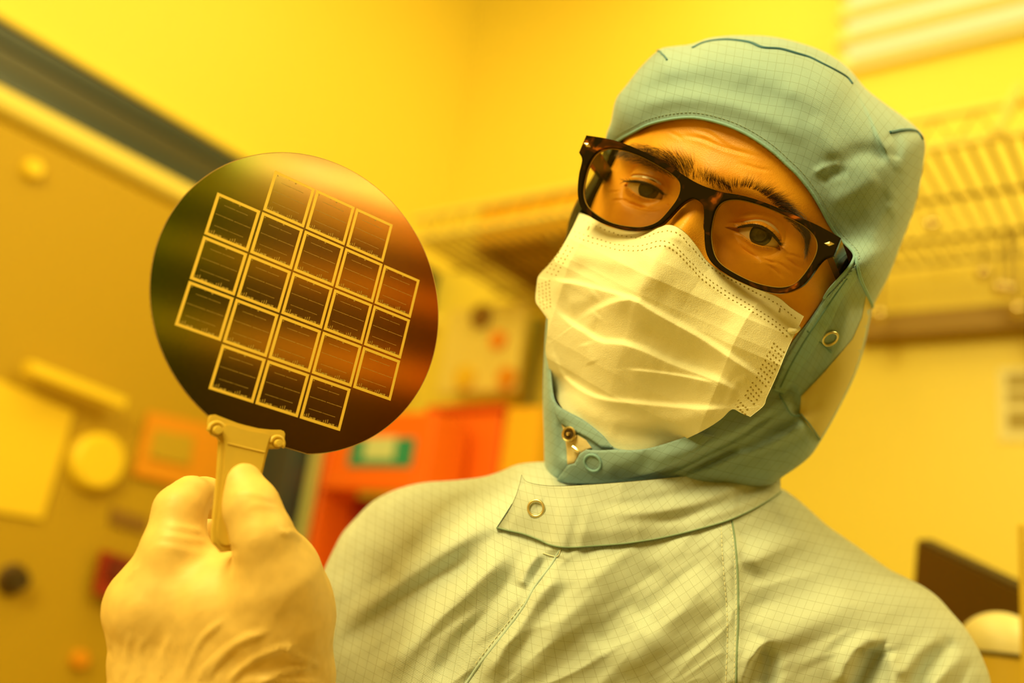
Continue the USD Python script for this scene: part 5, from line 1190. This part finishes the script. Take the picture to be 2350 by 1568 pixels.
for s in (-1, 1):
    side = R_CW @ np.array([1.0, 0, 0]); side[2] = 0; side /= np.linalg.norm(side)
    top = hipc + side * 0.075 * s; foot = np.array([top[0] + 0.03 * s * side[0], top[1] + 0.03 * s * side[1], 0.05])
    v, f = ring_loft([top + [0, 0, 0.04], (top + foot) / 2, foot + [0, 0, 0.05]], [0.095, 0.085, 0.075], wr=0.3, seed=s + 2)
    part(suit, 'trouser_leg', (v, f), 'suit_plain', smooth=True)
    bt = foot * [1, 1, 0]; toward = CAM - bt; toward[2] = 0; toward /= np.linalg.norm(toward)
    m = hull_spheres([(bt + [0, 0, 0.045], 0.045), (bt + toward * 0.13 + [0, 0, 0.03], 0.03), (bt + [0, 0, 0.12], 0.05), (bt - toward * 0.04 + [0, 0, 0.04], 0.04)])
    part(person, 'boot', m, 'white_plastic', smooth=True)
v, f = ring_loft([CHEST + [0, 0, -0.10], HIP, HIP + [0, 0, -0.08]], [0.14, 0.135, 0.115], wr=0.2, seed=5)
part(suit, 'waist', (v, f), 'suit_plain', smooth=True)

# ------------------------------------------------------------------ the wafer in its holder
WN = rod(np.array([-0.2499745, 0.59405297, -0.28425278])); WO = np.array([-0.10037169, 0.02002492, -0.4703272]); WP = 0.02285661
WRAD = 0.075
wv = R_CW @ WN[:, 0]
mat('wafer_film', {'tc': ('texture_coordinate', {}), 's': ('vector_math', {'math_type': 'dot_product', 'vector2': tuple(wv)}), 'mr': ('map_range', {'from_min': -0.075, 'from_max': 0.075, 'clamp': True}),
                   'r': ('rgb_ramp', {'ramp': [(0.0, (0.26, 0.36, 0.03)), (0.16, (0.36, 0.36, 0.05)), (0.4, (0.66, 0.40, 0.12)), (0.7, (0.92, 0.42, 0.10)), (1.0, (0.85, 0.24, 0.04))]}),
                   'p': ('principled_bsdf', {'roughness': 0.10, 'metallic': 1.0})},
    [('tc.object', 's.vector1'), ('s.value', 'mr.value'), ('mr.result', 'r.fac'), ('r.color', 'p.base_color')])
th = np.linspace(0, 2 * np.pi, 361)[:-1]
circ = np.stack([WRAD * np.cos(th), WRAD * np.sin(th)], 1)
disc = sg.Polygon(circ).intersection(sg.box(-1, -0.0722, 1, 1))
wafer = thing('silicon_wafer', W(WO), 'dark iridescent round wafer carrying a grid of gold edged chips, held up by the hand', 'wafer')
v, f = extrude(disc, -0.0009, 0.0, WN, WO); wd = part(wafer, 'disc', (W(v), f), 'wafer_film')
ringp = disc.difference(disc.buffer(-0.00035)); v, f = extrude(ringp, -0.0007, 0.00002, WN, WO); part(wafer, 'bevelled_edge', (W(v), f), 'wafer_edge')
def die_marks():
    r_ = np.random.default_rng(3); out = []
    s = WP * 0.0415
    g = WP                                       # marks in units of one die, origin at its centre
    def bx(x0, y0, x1, y1): out.append(sg.box(x0 * g, y0 * g, x1 * g, y1 * g))
    for row, (xa, xb, h) in ((0.27, (-0.27, 0.25, 0.016)), (0.03, (-0.38, 0.38, 0.018)), (-0.22, (-0.33, 0.28, 0.016))):
        x = xa
        while x < xb:
            w = r_.uniform(0.006, 0.014); bx(x, row - h / 2 * r_.uniform(0.5, 1), x + w, row + h / 2 * r_.uniform(0.5, 1)); x += w + r_.uniform(0.004, 0.009)
            if abs(x - (xa + xb) / 2) < 0.012: x += 0.02
    for x0 in (-0.40, 0.05):
        for k, hh in enumerate((0.05, 0.07, 0.09)): bx(x0 + k * 0.045, -0.41, x0 + 0.014 + k * 0.045, -0.41 + hh)
        bx(x0 + 0.13, -0.43, x0 + 0.20, -0.385); bx(x0 + 0.215, -0.415, x0 + 0.265, -0.375); bx(x0 + 0.30, -0.40, x0 + 0.40, -0.393)
    bx(0.02, 0.385, 0.055, 0.41); bx(-0.40, 0.375, -0.375, 0.40); bx(-0.12, 0.39, -0.11, 0.41)
    return out
marks = die_marks()
def flat_boxes(bs, z0, z1, off):
    vs, fs = [], []
    for k, b in enumerate(bs):
        x0, y0, x1, y1 = b.bounds; q = np.array([[x0, y0], [x1, y0], [x1, y1], [x0, y1]]) + off
        vs.append(np.vstack([np.c_[q, np.full(4, z0)], np.c_[q, np.full(4, z1)]])); fs.append(np.array([[4, 5, 6], [4, 6, 7], [0, 1, 5], [0, 5, 4], [1, 2, 6], [1, 6, 5], [2, 3, 7], [2, 7, 6], [3, 0, 4], [3, 4, 7]]) + 8 * k)
    return np.vstack(vs) @ WN.T + WO, np.vstack(fs)
for r in range(5):
    for c in range(5):
        if r in (0, 4) and c in (0, 4): continue
        o = np.array([(c - 2) * WP, (2 - r) * WP]); h = WP * 0.478
        fr_ = sg.box(o[0] - h, o[1] - h, o[0] + h, o[1] + h).difference(sg.box(o[0] - h + WP * 0.062, o[1] - h + WP * 0.062, o[0] + h - WP * 0.062, o[1] + h - WP * 0.062))
        v, f = extrude(fr_, -0.00002, 0.00006, WN, WO); d_ = part(wafer, 'chip_frame', (W(v), f), 'wafer_gold')
        v, f = flat_boxes(marks, -0.00002, 0.00005, o); part(d_, 'circuit_marks', (W(v), f), 'wafer_marks')

# holder: jaw plate with two pins, front blade, rear blade
def wpl(px, off): return to_plane(px, WN, WO, off)
JAW = [(480, 988), (479, 972), (481, 958), (485, 952.5), (494, 951.5), (508, 957), (527.4, 964.4), (546, 971.5), (565.6, 976.9), (594.3, 983.5), (623, 986.6), (645, 987), (652, 990), (655, 996), (653.6, 1012), (650, 1018), (648, 1025), (641, 1030), (617, 1030.5), (610, 1055), (604, 1082), (585, 1150), (566, 1220), (548, 1262), (512, 1268), (489, 1246), (487, 1220), (494, 1160), (500, 1097), (505, 1040), (508, 1014), (498, 1003), (486, 998)]
hold = thing('wafer_holder', W(WO + 0.004 * WN[:, 2] - 0.06 * WN[:, 1]), 'ochre plastic wafer tweezer with two round pins gripping the bottom rim of the wafer', 'tweezer')
jp = sg.Polygon(wpl(np.array(JAW), 0.0025)).buffer(0)
def layered(poly, zs, frame, org):
    return cat_meshes([extrude(poly.buffer(-i * mm), a * mm, b * mm, frame, org) for a, b, i in zs])
v, f = layered(jp, ((0.3, 2.2, 0.0), (2.2, 2.6, 0.15), (2.6, 2.85, 0.35), (2.85, 3.0, 0.7)), WN, WO)
front = part(hold, 'front_blade', (W(v), f), 'tweezer_plastic', smooth=30)
RIDGE = [(505, 985), (520, 972), (560, 985), (600, 992), (625, 995), (617, 1010), (609, 1040), (600, 1080), (580, 1150), (555, 1215), (525, 1255), (497, 1240), (503, 1165), (511, 1090), (514, 1030)]
rp = sg.Polygon(wpl(smooth_closed(spline(RIDGE, 120, True), 2), 0.003)).buffer(0)
v, f = layered(rp, ((2.8, 3.5, 0.0), (3.5, 3.8, 0.2), (3.8, 3.95, 0.5)), WN, WO); part(hold, 'raised_web', (W(v), f), 'tweezer_plastic', smooth=30)
wl = wpl(np.array([(523, 1018.5), (606, 1038)], float), 0.004)
v = np.c_[wl, np.full(2, 0.004)] @ WN.T + WO; part(hold, 'ridge_line', tube(W(v), 0.0004, 6), 'tweezer_plastic', smooth=True)
for (cx, cy, rpx, ang0, ang1) in ((497, 988, 9.5, 15, 200), (636, 1018, 8.5, -20, 190)):
    c = wpl(np.array([(cx, cy)], float), 0.003)[0]; c3 = np.array([c[0], c[1], 0.003]) @ WN.T + WO; r = rpx / FPX * 0.47
    part(hold, 'pin', trimesh_lathe([(0, -0.002), (r, -0.002), (r, 0.0022), (r * 0.85, 0.0029), (0, 0.0030)], W(c3), R_CW @ WN[:, 2], 28), 'tweezer_plastic', smooth=40)
    a = np.radians(np.linspace(ang0, ang1, 24)); arc = np.stack([c[0] + 1.75 * r * np.cos(a), c[1] + 1.75 * r * np.sin(a), np.full(24, 0.0030)], 1) @ WN.T + WO
    part(hold, 'pin_guard', tube(W(arc), 0.0009, 8), 'tweezer_plastic', smooth=True)
    sh_ = np.stack([c[0] + 1.3 * r * np.cos(th[::12]), c[1] + 1.3 * r * np.sin(th[::12])], 1); v, f = extrude(sg.Polygon(sh_), 0.0030, 0.00312, WN, WO)
    part(hold, 'pin_recess', (W(v), f), 'tweezer_dark')  # thin darker disc lying on the blade around the pin
REAR = [(478, 985), (476, 970), (480, 957), (500, 952), (560, 975), (640, 985), (645, 1020), (610, 1032), (600, 1080), (575, 1170), (545, 1262), (505, 1268), (484, 1240), (488, 1180), (497, 1090), (501, 1010)]
rp = sg.Polygon(wpl(np.array(REAR), -0.0025)).buffer(0)
v, f = layered(rp, ((-3.2, -0.95, 0.0), (-3.5, -3.2, 0.3)), WN, WO); part(hold, 'rear_blade', (W(v), f), 'tweezer_plastic', smooth=30)

# ------------------------------------------------------------------ the gloved right hand
def ball(px, py, d, rpx): return np.array(P(px, py, d)), rpx / FPX * d
def chain(p, pts, k=0.004):
    o = None
    for (a, ra), (b, rb) in zip(pts[:-1], pts[1:]):
        c = capsule(p, a, b, ra, rb); o = c if o is None else smin(o, c, k)
    return o
THUMB = [ball(632, 1330, 0.434, 92), ball(603, 1232, 0.430, 68), ball(577, 1165, 0.433, 62), ball(553, 1108, 0.4385, 50)]
INDEX = [ball(372, 1370, 0.448, 100), ball(400, 1270, 0.449, 76), ball(413, 1172, 0.456, 58), ball(438, 1142, 0.464, 46), ball(470, 1142, 0.477, 43), ball(520, 1158, 0.486, 38)]
MIDDLE = [ball(345, 1400, 0.470, 84), ball(380, 1270, 0.490, 58), ball(415, 1225, 0.502, 50), ball(485, 1212, 0.502, 42), ball(530, 1226, 0.494, 38)]
RING = [ball(350, 1430, 0.494, 80), ball(390, 1330, 0.515, 54), ball(430, 1295, 0.522, 46), ball(500, 1290, 0.516, 40), ball(545, 1305, 0.505, 37)]
LITTLE = [ball(370, 1470, 0.512, 72), ball(410, 1390, 0.534, 46), ball(445, 1365, 0.538, 40), ball(505, 1362, 0.528, 35), ball(545, 1375, 0.517, 33)]
def hand_sdf(p):
    palm = None
    for a, b in ((ball(372, 1400, 0.452, 112), ball(630, 1405, 0.446, 122)), (ball(372, 1410, 0.455, 114), ball(400, 1560, 0.455, 134)), (ball(630, 1405, 0.446, 122), ball(622, 1560, 0.452, 134)),
                 (ball(370, 1430, 0.478, 105), ball(500, 1520, 0.490, 110)), (ball(500, 1380, 0.447, 105), ball(512, 1560, 0.450, 150)), (ball(640, 1300, 0.444, 84), ball(630, 1405, 0.446, 120)),
                 (ball(400, 1560, 0.455, 134), ball(420, 1760, 0.462, 136)), (ball(622, 1560, 0.452, 134), ball(610, 1760, 0.458, 136))):
        c = capsule(p, a[0], b[0], a[1], b[1]); palm = c if palm is None else smin(palm, c, 0.010)
    o = smin(palm, chain(p, INDEX), 0.009)
    o = smin(o, chain(p, THUMB), 0.009)
    for ch in (MIDDLE, RING, LITTLE):
        o = smin(o, chain(p, ch, 0.003), 0.004)
    # bulge of the index knuckle, left edge
    c, r = ball(316, 1385, 0.458, 56); o = smin(o, np.linalg.norm(p - c, axis=1) - r, 0.012)
    # web between thumb and index
    return o
bl = np.array([np.concatenate([P(250, 1040, 0.40), P(800, 1800, 0.60)])]).reshape(2, 3)
lo = np.minimum(P(230, 1850, 0.56), P(230, 1850, 0.40)); hi = np.maximum(P(790, 1040, 0.56), P(790, 1040, 0.40))
lo = np.array([-0.225, -0.23, -0.575]); hi = np.array([-0.060, -0.035, -0.395])
V, F = surface_nets(hand_sdf, lo, hi, 0.00185)
m = trimesh.Trimesh(V, F, process=False); trimesh.smoothing.filter_taubin(m, iterations=8)
V = np.asarray(m.vertices)
# wrinkles of the latex: displaced along the normals, strongest at the wrist and the joints
nrm = np.asarray(m.vertex_normals)
q = proj(V); fx, fy = q[:, 0], q[:, 1]
GW = [([(470, 1568), (500, 1520), (560, 1470), (620, 1450)], 1.3, 7, 0), ([(520, 1575), (560, 1530), (620, 1495), (690, 1480)], 1.4, 7, 0), ([(580, 1580), (640, 1545), (720, 1530)], 1.5, 8, 0), ([(640, 1480), (690, 1510), (740, 1530)], 1.2, 7, 0),
      ([(420, 1568), (440, 1510), (470, 1460), (520, 1420)], 0.9, 6, 0), ([(370, 1568), (375, 1510), (390, 1460)], 0.8, 6, 0), ([(320, 1568), (318, 1510), (330, 1460)], 0.7, 6, 0), ([(545, 1568), (610, 1560), (680, 1565), (740, 1572)], 1.3, 8, 0), ([(285, 1560), (290, 1500), (300, 1450)], 0.7, 6, 0), ([(450, 1575), (475, 1530), (530, 1480), (580, 1455)], 0.9, 5, 0),
      ([(380, 1205), (420, 1212), (465, 1222)], 0.6, 6, 0), ([(360, 1228), (420, 1236), (480, 1246)], 0.5, 6, 0), ([(350, 1250), (410, 1262), (470, 1275)], 0.4, 8, 0),
      ([(530, 1140), (565, 1130), (600, 1138), (630, 1150)], 0.5, 6, 0), ([(560, 1165), (600, 1160), (640, 1170)], 0.35, 6, 0), ([(640, 1215), (655, 1225), (675, 1222), (690, 1240)], 0.8, 5, 0), ([(290, 1330), (300, 1322), (318, 1300)], 0.6, 5, 0),
      ([(500, 1262), (520, 1266), (545, 1258)], -0.7, 8, 0)]
facing = np.clip(-(nrm * V).sum(1) / np.linalg.norm(V, axis=1) * 3, 0, 1)
dsp = folds(fx, fy, GW) * facing
wz = np.clip((fy - 1330) / 160, 0, 1)
dsp += (meshkit.fbm(np.stack([fx / 24, fy / 46, 0 * fx], -1), 3, 4) - 0.5) * 0.0011 * (0.25 + wz) + (meshkit.fbm(V * 90, 3, 8) - 0.5) * 0.0006
V = V + nrm * dsp[:, None]
part(person, 'glove', (W(V), F), 'glove_rubber', smooth=True, label='pale latex glove on the hand holding the wafer tweezer')

# ------------------------------------------------------------------ the body itself, kept inside the clothes
bm = body_m.to_mesh(); BV = bm.vert_properties[:, :3].astype(float); BF = bm.tri_verts
bc = (BV - CAM) @ R_CW                            # world -> camera space
bq = proj(bc); bd = -bc[:, 2]
def keep_behind(sel, surf, gap):
    d = -surf(bq[sel, 0], bq[sel, 1])[:, 2] + (gap[sel] if np.ndim(gap) else gap)
    bd[sel] = np.maximum(bd[sel], d)
pa, pr = polar(bq); ix = (pa + np.pi) / (2 * np.pi) * len(ga); ro_ = np.interp(ix, np.arange(len(ga) + 1), np.r_[RO, RO[0]]); rs_ = np.interp(ix, np.arange(len(ga) + 1), np.r_[RS, RS[0]])
keep_behind((pr > ro_ - 14) & (pr < rs_ - 1), hood_pt, -0.018 + 0.023 * np.clip((pr - ro_ + 14) / 16, 0, 1))
keep_behind(shapely.contains_xy(sg.Polygon(np.vstack([M_TOP, M_RIGHT, M_BOT[::-1], M_LEFT[::-1]])).buffer(-3), bq[:, 0], bq[:, 1]), mask_pt, 0.0022)
sl = (bq[:, 1] > 1090) & (bq[:, 1] < 3000); keep_behind(sl, suit_pt, 0.020)
bc = P(bq[:, 0], bq[:, 1], bd)
body = part(person, 'body', (W(bc), BF), 'skin', smooth=50)
